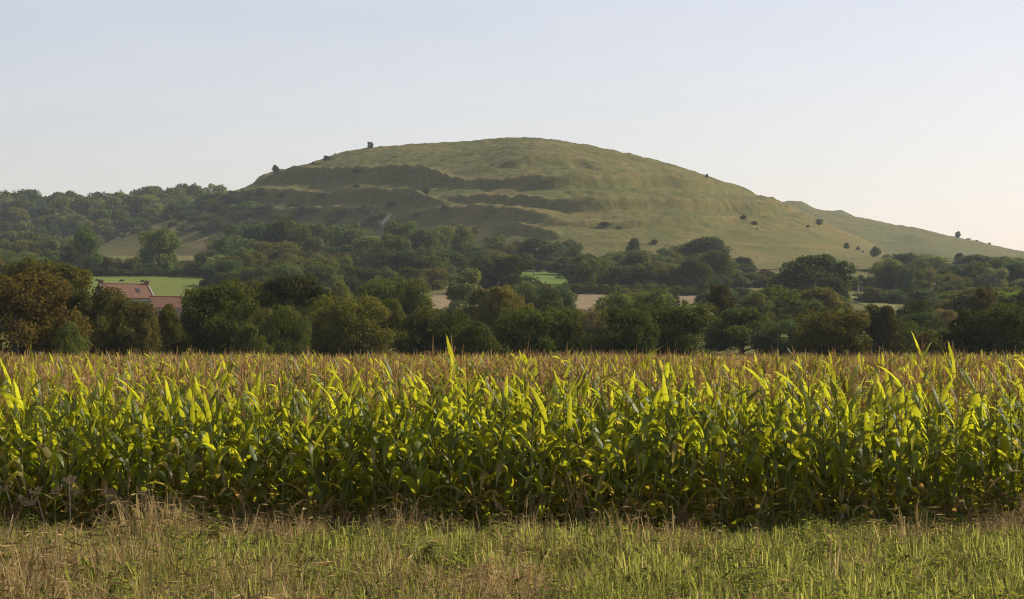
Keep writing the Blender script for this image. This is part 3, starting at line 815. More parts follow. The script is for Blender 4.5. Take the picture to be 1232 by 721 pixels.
# scrub on the hill
def scrub(name, px, py, w, hpx, col, label, group=None, kind='bush', lib=None):
    b = on_hill(px, py); w *= .82; hpx *= .82
    return tree(name, px, py - hpx, w, b[1], kind, col, label, group, lib or MID, base=(float(b[0]), float(b[1]), float(b[2]) - 0.3), cat='bush' if kind == 'bush' else 'tree')
for a in [
 ('thorn_tree', 446, 178.2, 10, 9, 'dark', 'tiny dark thorn tree on the skyline near the hilltop', None, 'round'),
 ('thorn_bush', 332, 207.5, 13, 10, 'dark', 'round bush alone on the left skyline of the hill', None, 'bush'),
 ('thorn_bush', 393, 193, 12, 7, 'dark', 'dark bush on the left shoulder below the skyline', None, 'bush'),
 ('thorn_bush', 431, 213, 17, 15, 'dark', 'dark bush standing on the upper terrace', None, 'bush'),
 ('thorn_bush', 429, 226, 12, 7, 'olive', 'pale olive bush on the second terrace', None, 'bush'),
 ('thorn_bush', 513, 233, 14, 9, 'brown', 'brownish bush where the terrace meets the track', None, 'bush'),
 ('thorn_bush', 850, 213.5, 6, 5, 'dark', 'tiny bush on the right skyline of the hill', None, 'bush'),
 ('thorn_bush', 894, 264, 11, 6, 'dark', 'dark bush on the open slope, upper of two', None, 'bush'),
 ('thorn_bush', 908, 270, 10, 5, 'dark', 'dark bush on the open slope, lower of two', None, 'bush'),
 ('thorn_bush', 910, 277, 4, 3, 'dark', 'speck of a bush under the lower dark bush', None, 'bush'),
 ('thorn_bush', 727, 273, 16, 7, 'brown', 'flat dark scrub patch in the middle of the slope', None, 'bush'),
 ('thorn_bush', 744, 276, 10, 5, 'brown', 'smaller scrub patch right of the flat one', None, 'bush'),
 ('thorn_tree', 986, 271, 12, 9, 'brown', 'thorn tree at the tan end of the hill', None, 'spread'),
 ('thorn_bush', 972, 274, 5, 4, 'brown', 'small bush left of the thorn tree on the tan end', None, 'bush'),
 ('thorn_bush', 1018, 299, 10, 8, 'dark', 'round dark bush low on the tan end', None, 'bush'),
 ('thorn_bush', 1032, 301, 7, 5, 'dark', 'small bush between two larger ones on the tan end', None, 'bush'),
 ('thorn_bush', 1038, 304, 4, 3, 'dark', 'smallest bush on the tan end', None, 'bush'),
 ('thorn_bush', 1053, 309, 16, 14, 'dark', 'largest dark bush at the very end of the hill', None, 'bush'),
 ('thorn_bush', 623, 300, 22, 12, 'brown', 'brown thicket under the grassy mound', None, 'bush'),
 ('thorn_bush', 572, 282, 12, 10, 'brown', 'small brownish tree on the dark slope', None, 'bush'),
 ('thorn_bush', 787, 293, 12, 6, 'brown', 'rusty scrub by the bare patch at the slope foot', None, 'bush'),
 ('thorn_bush', 377, 198, 4, 4, 'dark', 'speck of a bush on the left skyline', None, 'bush'),
 ('thorn_bush', 404, 187, 4, 3, 'dark', 'speck of a bush higher up the left skyline', None, 'bush'),
]:
    n_, px, py, w, h_, col, lab, grp, kind = a
    scrub(n_, px, py, w, h_, col, lab, grp, kind)
rd = random.Random(11)
for (px, py, w) in [(295, 258, 28), (312, 262, 22), (330, 266, 18), (362, 262, 20), (378, 257, 20), (398, 268, 18), (410, 262, 22), (440, 258, 18), (435, 276, 22), (345, 272, 24), (385, 276, 22), (418, 276, 18),
                    (285, 268, 24), (268, 262, 22), (305, 275, 24), (455, 275, 14), (480, 268, 12), (325, 252, 14), (352, 250, 12), (276, 246, 22), (258, 252, 20), (242, 258, 20), (226, 258, 18), (212, 262, 20),
                    (250, 266, 16), (300, 240, 14), (262, 240, 18), (238, 248, 18), (222, 250, 16), (200, 262, 14), (186, 268, 12), (172, 274, 10), (210, 270, 12), (232, 270, 14), (150, 284, 10), (340, 282, 26), (372, 284, 24), (205, 256, 20), (218, 266, 16), (246, 246, 20), (264, 254, 18), (282, 238, 16), (228, 262, 18), (198, 268, 14), (240, 276, 18), (262, 278, 20), (280, 280, 22), (180, 276, 14), (162, 282, 12), (222, 280, 14), (290, 250, 20), (312, 236, 14), (252, 284, 18), (340, 240, 12), (390, 240, 14), (470, 250, 14), (500, 262, 14), (535, 255, 12), (455, 264, 16)]:
    scrub('scrub_bush', px + rd.uniform(-3, 3), py + rd.uniform(-2, 2), w * rd.uniform(1.1, 1.7), w * rd.uniform(.6, .95), rd.choice(['teal', 'dark', 'oak', 'brown', 'teal']), 'scrub bush on the shaded left flank of the hill', 'scrub on the left flank of the hill', 'bush', FARB)

# the far ridge's skyline trees
def on_far(px, py):
    j = int(np.clip(round((px - fp[0]) / 2.5), 0, len(fp) - 1))
    i = int(np.argmin(FP[:, j])); return float(FX[i, j]), float(FY[i, j]), float(FZ[i, j]) - .3
for (px, top, w, kind, lab) in [(1152, 279, 7, 'round', 'tiny lone tree on the skyline of the far ridge'), (1176, 289, 5, 'bush', 'low speck of bush right of the lone ridge tree'), (1191, 292, 5, 'bush', 'last speck of bush down the far ridge skyline'), (1164, 287, 8, 'bush', 'flat speck of bush beside the lone ridge tree')]:
    b = on_far(px, 0); tree('ridge_tree' if kind == 'round' else 'ridge_bush', px, top, w, b[1], kind, 'dark', lab, None, MID, base=b)

# ------------------------------------------------------------------ farm buildings
def gable_house(name, loc, rz, L, Dp, eave, ridge, wall_mat, roof_mat, label, cat, chim=True, windows=(), over=0.25):
    root = empty(name, loc, rz)
    hl, hd_ = L / 2, Dp / 2
    b = MB()
    prof = [(-hd_, -1.5), (hd_, -1.5), (hd_, eave), (0, ridge - 0.12), (-hd_, eave)]
    vs_ = [(-hl, y, z) for y, z in prof] + [(hl, y, z) for y, z in prof]
    b.add(vs_, [(4, 3, 2, 1, 0), (5, 6, 7, 8, 9)] + [(i, (i + 1) % 5, (i + 1) % 5 + 5, i + 5) for i in range(5)])
    link('wall', b.mesh('wall', wall_mat), root)
    # each slope: courses of overlapping tiles, slightly uneven
    rf = MB(); t = 0.09
    for sgn in (-1, 1):
        nrow = 16
        for k in range(nrow):
            f0, f1_ = k / nrow, (k + 1.12) / nrow
            y0 = sgn * (hd_ + over) * (1 - f0); y1 = sgn * (hd_ + over) * (1 - f1_) if k < nrow - 1 else 0.0
            zz = lambda y: eave + (ridge - eave) * (1 - abs(y) / hd_)
            za, zb = zz(y0) + t, zz(y1) + t * 0.5
            sag = 0.03 * math.sin(k * 2.1)
            vs_ = [(-hl - .05, y0, za + sag * .2), (hl + .05, y0, za - sag * .2), (hl + .05, y1, zb), (-hl - .05, y1, zb),
                   (-hl - .05, y0, za - .06), (hl + .05, y0, za - .06), (hl + .05, y1, zb - .06), (-hl - .05, y1, zb - .06)]
            rf.add(vs_, [(0, 1, 2, 3), (7, 6, 5, 4), (0, 4, 5, 1), (1, 5, 6, 2), (2, 6, 7, 3), (3, 7, 4, 0)])
    roof = link('roof', rf.mesh('roof', roof_mat), root)
    rb = MB(); rb.tube([(-hl, 0, ridge + .1), (0, 0, ridge + .08), (hl, 0, ridge + .1)], 0.13, 8); link('ridge_tiles', rb.mesh('ridge_tiles', roof_mat), roof)
    if chim:
        for sx in (-1, 1):
            cp = MB()
            for sy in (-1, 1):
                vs_ = []
                for (y, z) in ((sy * (hd_ + over), eave - (ridge - eave) * over / hd_), (0, ridge)):
                    for dx in (0.0, 0.42):
                        for dz in (-.25, .24): vs_.append((sx * (hl + .12) - sx * dx, y, z + dz))
                cp.add(vs_, [(0, 1, 3, 2), (4, 6, 7, 5), (0, 4, 5, 1), (2, 3, 7, 6), (1, 5, 7, 3), (0, 2, 6, 4)])
            link('gable_coping', cp.mesh('gable_coping', M_COPING), roof)
            cb = MB(); x0 = sx * (hl - .35)
            cb.box(x0 - .42, x0 + .42, -.36, .36, ridge - .5, ridge + .62)
            cb.box(x0 - .5, x0 + .5, -.44, .44, ridge + .62, ridge + .74)
            ch = link('chimney', cb.mesh('chimney', M_BRICK), roof)
            pb = MB(); pb.tube([(x0, 0, ridge + .74), (x0, 0, ridge + 1.0)], [.16, .12], 8); link('chimney_pot', pb.mesh('chimney_pot', M_TILE), roof)
        # roof light in the near slope
        y = -hd_ * 0.52; z = eave + (ridge - eave) * 0.48 + .13
        sl = (ridge - eave) / hd_
        kb = MB(); vs_ = []
        for (yy, zz2) in ((y - .45, z - .45 * sl), (y + .45, z + .45 * sl)):
            for xx in (hl - 3.6, hl - 2.75):
                for dz in (0, .1): vs_.append((xx, yy, zz2 + dz))
        kb.add(vs_, [(0, 2, 3, 1), (4, 5, 7, 6), (0, 1, 5, 4), (2, 6, 7, 3), (1, 3, 7, 5), (0, 4, 6, 2)])
        link('roof_light', kb.mesh('roof_light', M_GLASS), roof)
    for (xc, zc, w, h) in windows:
        wb = MB(); y = -hd_
        for (a0, a1, c0, c1) in ((xc - w / 2 - .08, xc - w / 2, zc - h / 2 - .08, zc + h / 2 + .08), (xc + w / 2, xc + w / 2 + .08, zc - h / 2 - .08, zc + h / 2 + .08),
                                 (xc - w / 2, xc + w / 2, zc + h / 2, zc + h / 2 + .08), (xc - w / 2, xc + w / 2, zc - h / 2 - .08, zc - h / 2), (xc - .03, xc + .03, zc - h / 2, zc + h / 2)):
            wb.box(a0, a1, y - .05, y + .04, c0, c1)
        wf = link('window', wb.mesh('window_frame', M_WHITE), root)
        for s in (-1, 1):
            gb = MB(); gb.box(xc + (.03 if s > 0 else -w / 2), xc + (w / 2 if s > 0 else -.03), y - .02, y + .02, zc - h / 2, zc + h / 2)
            link('pane', gb.mesh('pane', M_GLASS), wf)
    tag(root, label, cat)
    return root
gable_house('farmhouse', (wx(149, 485), 485, float(ground(485))), R(33), 11.3, 7.0, 2.7, 5.6, M_STONE, M_TILE, 'stone farmhouse with red tiled roof and two chimneys', 'house', True,
            [(-3.4, 1.5, 1.1, 1.1), (0.2, 1.5, 1.1, 1.1), (3.4, 1.5, 1.1, 1.1)])
gable_house('outbuilding', (wx(199, 442), 442, float(ground(442))), R(24), 6.4, 4.6, 1.75, 3.75, M_STONE, M_TILE, 'low red tiled outbuilding right of the farmhouse', 'outbuilding', False, [(-1.2, .9, .8, .7)])

def pole(px, top, d, h, mat, label):
    z = float(ground(d)); h = wz(top, d) - z
    root = empty('utility_pole', (wx(px, d), d, z), R(12))
    b = MB(); b.tube([(0, 0, -.5), (0, 0, h * .5), (0, 0, h)], [.17, .15, .12], 8); link('post', b.mesh('post', mat), root)
    b = MB(); b.box(-1.1, 1.1, -.07, .07, h - .55, h - .40); ca = link('crossarm', b.mesh('crossarm', M_WOOD), root)
    for x in (-1.0, 0.45, 1.0):
        b = MB(); b.tube([(x, 0, h - .40), (x, 0, h - .3), (x, 0, h - .2)], [.05, .08, .04], 6); link('insulator', b.mesh('insulator', M_WOOD), ca)
    tag(root, label, 'pole')
pole(642, 321, 715, 9, M_WOOD, 'wooden utility pole with crossarm by the bright green meadow')
pole(1033, 339, 540, 9, M_POLE, 'pale utility pole right of the large dark oak')

def sheep(px, py, rz, label):
    d = d_of(py); z = float(ground(d)) - .06
    P = [(-.42, 0, .62), (0, 0, .64), (.38, 0, .66), (.60, 0, .58), (.78, 0, .30), (.90, 0, .16),
         (-.40, .16, .42), (-.46, .17, .22), (-.42, .17, 0), (-.40, -.16, .42), (-.46, -.17, .22), (-.42, -.17, 0),
         (.36, .15, .40), (.38, .16, .20), (.36, .16, 0), (.36, -.15, .40), (.38, -.16, .20), (.36, -.16, 0), (-.58, 0, .50)]
    E = [(0, 1), (1, 2), (2, 3), (3, 4), (4, 5), (0, 6), (6, 7), (7, 8), (0, 9), (9, 10), (10, 11), (2, 12), (12, 13), (13, 14), (2, 15), (15, 16), (16, 17), (0, 18)]
    rad = [.31, .36, .31, .20, .13, .08, .15, .07, .05, .15, .07, .05, .13, .07, .05, .13, .07, .05, .07]
    me = bpy.data.meshes.new('sheep'); me.from_pydata(P, E, []); me.materials.append(M_WOOL)
    o = link('sheep', me, None, (wx(px, d), d, z), (0, 0, rz))
    md = o.modifiers.new('skin', 'SKIN')
    for i, r_ in enumerate(rad): me.skin_vertices[0].data[i].radius = (r_, r_)
    me.skin_vertices[0].data[0].use_root = True
    o.modifiers.new('sub', 'SUBSURF').levels = 1
    tag(o, label, 'sheep', 'sheep grazing in the meadow')
sheep(116, 339, R(10), 'dark sheep grazing above the farmhouse, leftmost of three')
sheep(147, 339.5, R(170), 'dark sheep grazing above the middle of the red roof')
sheep(171, 340, R(20), 'dark sheep grazing just behind the right chimney')

# ------------------------------------------------------------------ maize
def leaf_shape(seed, L, W, th0, droop, twist=0.0, dry=0.0, seg=7, kink=0.0):
    rd = random.Random(seed)
    vs_, fs_, dr = [], [], []
    x = z = 0.0; ph = rd.uniform(0, 6.28)
    for k in range(seg + 1):
        s = k / seg
        th = th0 + droop * s ** 1.6 + (kink if s > .55 else 0)
        if k:
            x += math.sin(th) * L / seg; z += math.cos(th) * L / seg
        w = W * 0.5 * min(1.0, 0.45 + s * 3.2) * max(0.02, (1 - s ** 2.3))
        tw = twist * s
        c = Vector((0, 1, 0)); t = Vector((math.sin(th), 0, math.cos(th))); n = c.cross(t)
        cc = c * math.cos(tw) + n * math.sin(tw); nn = n * math.cos(tw) - c * math.sin(tw)
        ctr = Vector((x, rd.uniform(-.006, .006) + 0.03 * s * math.sin(ph), z))
        rip = 0.16 * w * math.sin(s * 15 + ph)
        up = -nn if nn.z < 0 else nn
        for q in (-1, 0, 1):
            vs_.append(ctr + cc * w * q + nn * (0.28 * w * abs(q) + rip * q))
            dr.append(min(1.0, max(0.0, dry + (0.16 if q == 0 else 0.0) + 0.65 * max(0, s - .78) / .22 * rd.random() + (0.12 * abs(q)) * dry)))
    for k in range(seg):
        a = k * 3
        fs_ += [(a, a + 1, a + 4, a + 3), (a + 1, a + 2, a + 5, a + 4)]
    return vs_, fs_, dr

UP, MIDL, LOW = [], [], []
for i in range(6): UP.append(leaf_shape(100 + i, random.uniform(.42, .66), random.uniform(.075, .115), R(random.uniform(8, 34)), R(random.uniform(10, 100)), random.uniform(-1.0, 1.0), 0.0))
for i in range(8): MIDL.append(leaf_shape(200 + i, random.uniform(.55, .80), random.uniform(.10, .14), R(random.uniform(15, 50)), R(random.uniform(50, 160)), random.uniform(-1.3, 1.3), random.choice([0, 0, 0, 0, 0.08, 0.35]), 8, R(random.choice([0, 0, 25, 50, 80]))))
for i in range(6): LOW.append(leaf_shape(300 + i, random.uniform(.55, .8), random.uniform(.07, .10), R(random.uniform(30, 55)), R(random.uniform(90, 150)), random.uniform(-1.5, 1.5), random.choice([0.0, 0.0, 0.1, 0.3, 0.9]), 8))
def leaf_mesh(l):
    b = MB(); b.add(l[0], l[1], 0, l[2]); return b.mesh('leaf', M_CORN, True)
UPm, MIDm, LOWm = [leaf_mesh(l) for l in UP], [leaf_mesh(l) for l in MIDL], [leaf_mesh(l) for l in LOW]

def tassel_geo(b, seed, mi=0, z=0.0):
    rd = random.Random(seed)
    b.tube([(0, 0, z), (0.01, 0, z + .16), (rd.uniform(-.03, .03), rd.uniform(-.03, .03), z + .40)], [.006, .009, .003], 3, mi, 0.0, False)
    for k in range(6):
        a = rd.uniform(0, 6.28); z0 = z + .04 + .014 * k; l = rd.uniform(.13, .24); o = rd.uniform(.35, 1.0)
        p = Vector((0, 0, z0)); dv = Vector((math.cos(a) * math.sin(o), math.sin(a) * math.sin(o), math.cos(o)))
        b.tube([p, p + dv * l * .5 + Vector((0, 0, .012)), p + dv * l - Vector((0, 0, .05 * o))], [.003, .0075, .002], 3, mi, 0.3 * rd.random(), False)
TASm = []
for i in range(5):
    b = MB(); tassel_geo(b, 400 + i); TASm.append(b.mesh('tassel', M_TASSEL))
def stalk_geo(b, seed, mi, h):
    rd = random.Random(seed)
    pts = [(0, 0, -.05)]; rr = [.017]
    for k in range(1, 8):
        pts.append((rd.uniform(-.012, .012), rd.uniform(-.012, .012), h * k / 7)); rr.append(.016 - .0014 * k)
    b.tube(pts, rr, 6, mi, 0.25, False)
STm = []
for i in range(3):
    b = MB(); stalk_geo(b, 500 + i, 0, 2.02); STm.append(b.mesh('stalk', M_STALK, True))
def ear_geo(b, mh, ms):
    n = 8
    b.tube([(0, 0, 0), (.0, 0, .03), (0, 0, .10), (0, 0, .18), (0, 0, .235)], [.014, .026, .033, .026, .008], n, mh, 0.25, False)
    for k in range(5):
        a = k * 1.256; b.tube([(0, 0, .22), (.012 * math.cos(a), .012 * math.sin(a), .255), (.03 * math.cos(a), .03 * math.sin(a), .25)], [.006, .005, .002], 3, ms, 0, False)
b = MB(); ear_geo(b, 0, 1); EARm = b.mesh('ear', [M_HUSK, M_SILK], True)

def plant_spec(rd):
    """leaf layout of one plant: (kind, index, height, azimuth, scale)"""
    out = []; az = rd.uniform(0, 6.28); n = rd.randint(11, 14)
    for k in range(n):
        f = k / (n - 1)
        h = 0.14 + 1.80 * f
        az += math.pi + rd.uniform(-.7, .7)
        kind = 'LOW' if f < .28 else ('MID' if f < .70 else 'UP')
        out.append((kind, rd.randrange(8 if kind == 'MID' else 6), h, az, rd.uniform(.85, 1.15) * (1.0 if f < .93 else .85)))
    return out
LIBm = {'LOW': LOWm, 'MID': MIDm, 'UP': UPm}; LIBg = {'LOW': LOW, 'MID': MIDL, 'UP': UP}

# where every plant stands: rows run along the field edge
ROW, STEP, Y0 = 0.76, 0.195, 35.2
prow, rest = [], []
rd = random.Random(21)
y = Y0; r_i = 0
while y < 152:
    halfw = (616 + 150) / F * y + 5.0
    step = STEP if y < 60 else STEP * (1 + (y - 60) / 90)
    x = -halfw + rd.uniform(0, step)
    while x < halfw:
        xx = x + rd.uniform(-.05, .05); yy = y + rd.uniform(-.12, .12) + (rd.uniform(-.22, .22) if r_i < 4 else 0)
        hgt = rd.gauss(1.11, .07)
        if rd.random() < .018: hgt += rd.uniform(.06, .15)
        hgt *= 0.97 + 0.07 * math.sin(xx * .35 + yy * .21) * math.sin(xx * .13 + 1.0)
        if r_i == 0: hgt *= rd.uniform(.90, 1.07)
        px = CX + F * xx / yy
        (prow if (r_i < 4 and -8 < px < 1240) else rest).append((xx, yy, hgt))
        x += step
    y += ROW if y < 70 else ROW * 1.25; r_i += 1
if len(prow) > 300:
    rest += prow[300:]; prow = prow[:300]

for i, (xx, yy, hgt) in enumerate(prow):
    rd = random.Random(1000 + i)
    root = bpy.data.objects.new('maize_plant', None); root.empty_display_size = .1
    root.location = (xx, yy, 0.03); root.scale = (1, 1, hgt)
    tl = .22 if rd.random() < .06 else .05
    root.rotation_euler = (rd.gauss(0, tl), rd.gauss(0, tl), 0)
    C.objects.link(root)
    link('stalk', STm[i % 3], root, (0, 0, 0), (0, 0, rd.uniform(0, 6)))
    for (k, j, h, az, sc) in plant_spec(rd):
        sc *= 1.14
        link('leaf', LIBm[k][j], root, (0, 0, h), (0, 0, az), (sc, sc, sc / hgt))
    link('tassel', TASm[i % 5], root, (0, 0, 1.96), (rd.uniform(-.1, .1), rd.uniform(-.1, .1), rd.uniform(0, 6)), (.9, .9, rd.uniform(.7, 1.1)))
    if rd.random() < .8:
        a = rd.uniform(0, 6.28)
        link('ear', EARm, root, (.02 * math.cos(a), .02 * math.sin(a), rd.uniform(.85, 1.15)), (-math.sin(a) * .4, math.cos(a) * .4, 0))
    tag(root, 'tall green maize plant standing in the front rows along the grass margin', 'maize plant', 'maize plants in the front rows')

def plant_proto(seed):
    rd = random.Random(seed); b = MB()
    stalk_geo(b, seed, 1, 2.02)
    for (k, j, h, az, sc) in plant_spec(rd):
        l = LIBg[k][j]
        b.add(l[0], l[1], 0, l[2], Matrix.Translation((0, 0, h)) @ Matrix.Rotation(az, 4, 'Z') @ Matrix.Diagonal((sc, sc, sc, 1)))
    tassel_geo(b, seed + 3, 2, 1.96)
    return b.mesh('maize_form', [M_CORN, M_STALK, M_TASSEL], True)

def scatter(name, protos, pts, label, seed=1):
    """one object: instances of proto meshes on points (x, y, z, scale, proto index, tilt)"""
    col = bpy.data.collections.new(name + '_forms')
    for i, me in enumerate(protos):
        col.objects.link(bpy.data.objects.new('%s_form_%02d' % (name, i), me))
    r = np.random.default_rng(seed)
    A = np.asarray(pts, dtype=np.float32)
    me = bpy.data.meshes.new(name); me.vertices.add(len(A)); me.vertices.foreach_set('co', A[:, :3].ravel())
    at = me.attributes.new('size', 'FLOAT', 'POINT'); at.data.foreach_set('value', A[:, 3].copy())
    at = me.attributes.new('form', 'INT', 'POINT'); at.data.foreach_set('value', A[:, 4].astype(np.int32))
    rot = np.stack([r.normal(size=len(A)) * A[:, 5], r.normal(size=len(A)) * A[:, 5], r.random(len(A)) * 6.283], 1).astype(np.float32)
    at = me.attributes.new('turn', 'FLOAT_VECTOR', 'POINT'); at.data.foreach_set('vector', rot.ravel())
    o = link(name, me)
    ng = bpy.data.node_groups.new(name, 'GeometryNodeTree')
    ng.interface.new_socket('Geometry', in_out='INPUT', socket_type='NodeSocketGeometry')
    ng.interface.new_socket('Geometry', in_out='OUTPUT', socket_type='NodeSocketGeometry')
    n, l = ng.nodes, ng.links
    gi, go = n.new('NodeGroupInput'), n.new('NodeGroupOutput')
    ci = n.new('GeometryNodeCollectionInfo'); ci.inputs['Collection'].default_value = col
    ci.inputs['Separate Children'].default_value = True; ci.inputs['Reset Children'].default_value = True
    ip = n.new('GeometryNodeInstanceOnPoints'); ip.inputs['Pick Instance'].default_value = True
    def na(nm, ty):
        x_ = n.new('GeometryNodeInputNamedAttribute'); x_.data_type = ty; x_.inputs['Name'].default_value = nm; return x_.outputs[0]
    e2r = n.new('FunctionNodeEulerToRotation')
    l.new(gi.outputs[0], ip.inputs['Points']); l.new(ci.outputs[0], ip.inputs['Instance'])
    l.new(na('form', 'INT'), ip.inputs['Instance Index'])
    l.new(na('turn', 'FLOAT_VECTOR'), e2r.inputs[0]); l.new(e2r.outputs[0], ip.inputs['Rotation'])
    l.new(na('size', 'FLOAT'), ip.inputs['Scale']); l.new(ip.outputs[0], go.inputs[0])
    o.modifiers.new('scatter', 'NODES').node_group = ng
    tag(o, label, kind='stuff')
    return o

CORN_P = [plant_proto(700 + i) for i in range(9)]
rd = random.Random(3)
scatter('maize_crop', CORN_P, [(x, y, 0.02, h, rd.randrange(9), .06) for (x, y, h) in rest], 'dense maize crop with brown tassels stretching back behind the front rows', 2)

# ------------------------------------------------------------------ rough grass margin
def blades(b, n, h, spread, w, mi, rd, lean=.5, dry=(0, .3), seed_head=None):
    for k in range(n):
        a = rd.uniform(0, 6.28); r0 = spread * math.sqrt(rd.random()); x, y = r0 * math.cos(a), r0 * math.sin(a)
        a2 = a + rd.uniform(-1, 1); l = h * rd.uniform(.55, 1.15); o = abs(rd.gauss(0, lean)) + .05
        d = Vector((math.cos(a2), math.sin(a2), 0)); sd = Vector((-d.y, d.x, 0)) * w * rd.uniform(.7, 1.3)
        p0 = Vector((x, y, 0)); p1 = p0 + d * l * .22 * o + Vector((0, 0, l * .5)); p2 = p0 + d * l * .62 * o + Vector((0, 0, l * (.95 - .3 * o)))
        p3 = p0 + d * l * 1.0 * o + Vector((0, 0, l * (1.05 - .62 * o)))
        v = rd.uniform(*dry)
        b.add([p0 - sd, p0 + sd, p1 - sd * .9, p1 + sd * .9, p2 - sd * .6, p2 + sd * .6, p3], [(0, 1, 3, 2), (2, 3, 5, 4), (4, 5, 6)], mi, v)
        if seed_head is not None and rd.random() < .5:
            t = (p3 - p2).normalized(); q = p3
            b.tube([q - t * .07, q, q + t * .06], [.002, .007, .001], 3, seed_head, .2, False)
def weed_geo(b, rd, h, stems, mi_leaf, mi_stem, leaf=.05, dry=0.0):
    for s in range(stems):
        a = rd.uniform(0, 6.28); o = rd.uniform(.05, .45); l = h * rd.uniform(.6, 1.1)
        d = Vector((math.cos(a) * math.sin(o), math.sin(a) * math.sin(o), math.cos(o)))
        b.tube([(0, 0, 0), d * l * .5, d * l], [.004, .003, .002], 3, mi_stem, .3, False)
        n = int(l / .028)
        for k in range(n):
            f = .15 + .85 * k / n; p = d * l * f; a2 = k * 2.4 + rd.uniform(-.4, .4)
            u = Vector((math.cos(a2), math.sin(a2), rd.uniform(-.3, .5))).normalized(); w = u.cross(Vector((0, 0, 1))).normalized()
            L = leaf * rd.uniform(.7, 1.3) * (1.15 - .5 * f)
            b.add([p, p + u * L * .5 + w * L * .3, p + u * L - Vector((0, 0, L * .25)), p + u * L * .5 - w * L * .3], [(0, 1, 2, 3)], mi_leaf, min(1, max(0, dry + rd.uniform(-.1, .15))))
GM = [M_GRASS, M_STRAW, M_WEED, M_DEAD, M_DOCK]
GP = []
for i in range(4):                                   # 0-3 green tufts
    b = MB(); blades(b, 26, .26 + .06 * i, .11, .0062, 0, random.Random(800 + i), .75, (0, .5)); GP.append(b.mesh('tuft', GM))
for i in range(4):                                   # 4-7 straw tufts with seed heads
    b = MB(); blades(b, 20, .38 + .09 * i, .09, .0036, 1, random.Random(810 + i), .6, (0, .6), 1); blades(b, 10, .25, .09, .004, 0, random.Random(815 + i), .6, (.2, .8)); GP.append(b.mesh('tuft', GM))
for i in range(4):                                   # 8-11 leafy weeds
    b = MB(); weed_geo(b, random.Random(820 + i), .26 + .08 * i, 6, 2, 3, .075 + .012 * i); GP.append(b.mesh('weed', GM))
for i in range(2):                                   # 12-13 dead matted stems
    b = MB(); blades(b, 26, .34, .14, .0038, 1, random.Random(830 + i), 1.3, (.2, 1)); GP.append(b.mesh('mat', GM))
for i in range(2):                                   # 14-15 brown weeds
    b = MB(); weed_geo(b, random.Random(840 + i), .36, 5, 4, 3, .045, .2); GP.append(b.mesh('weed', GM))
r = np.random.default_rng(99)
N = 30000
gy = 19.0 + (36.4 - 19.0) * r.random(N) ** 0.8
gx = (r.random(N) * 2 - 1) * (gy * 0.235 + 3.5)
nzA = fbm(gx * .55 + 50, gy * .55 + 20, 4)           # dry or green
nzB = fbm(gx * .8 + 10, gy * .8 + 77, 4)             # weeds
nzD = fbm(gx * 1.6 + 33, gy * 1.1 + 5, 3)
nzC = fbm(gx * .35 + 81, gy * .5 + 7, 3)             # height
pts = []
for i in range(N):
    side = gx[i] / (gy[i] * 0.228)                    # -1 left .. 1 right
    dryp = 0.16 - 0.20 * side + (nzA[i] - .5) * 2.2
    u = r.random()
    if nzB[i] > .57 and u < .36: f = 8 + r.integers(4)
    elif nzB[i] < .36 and u < .35 and side < .6: f = 14 + r.integers(2)
    elif u < dryp: f = 4 + r.integers(4) if r.random() < .62 else 12 + r.integers(2)
    elif u < .9: f = r.integers(4)
    else: f = 8 + r.integers(4)
    s = (.46 + 1.1 * nzC[i]) * r.uniform(.6, 1.35) * (.35 + 1.35 * nzD[i])
    e_ = min(1, max(0, (gy[i] - 30.0) / 3.5)); s *= 1.0 - e_ * (.64 - 1.2 * max(0, nzB[i] - .42))
    pts.append((gx[i], gy[i], .03, min(s, 1.25 if f >= 8 else 1.6), f, .12))
for i in range(2600):
    x_ = r.uniform(-12, 12); y_ = r.uniform(32.2, 35.4)
    q = fbm(np.array([x_ * .7 + 4]), np.array([y_ * .5 + 60]), 3)[0]
    if q < .53: continue
    f = int(r.choice([8, 9, 10, 11, 6, 7, 6, 7, 14, 15]))
    pts.append((x_, y_, .03, min(1.3 if f >= 8 else 1.7, (.55 + 1.7 * (q - .5) * 2) * r.uniform(.6, 1.25)), f, .15))
scatter('rough_grass', GP, pts, 'rough grass and weeds, part green and part dry straw, covering the field margin', 5)

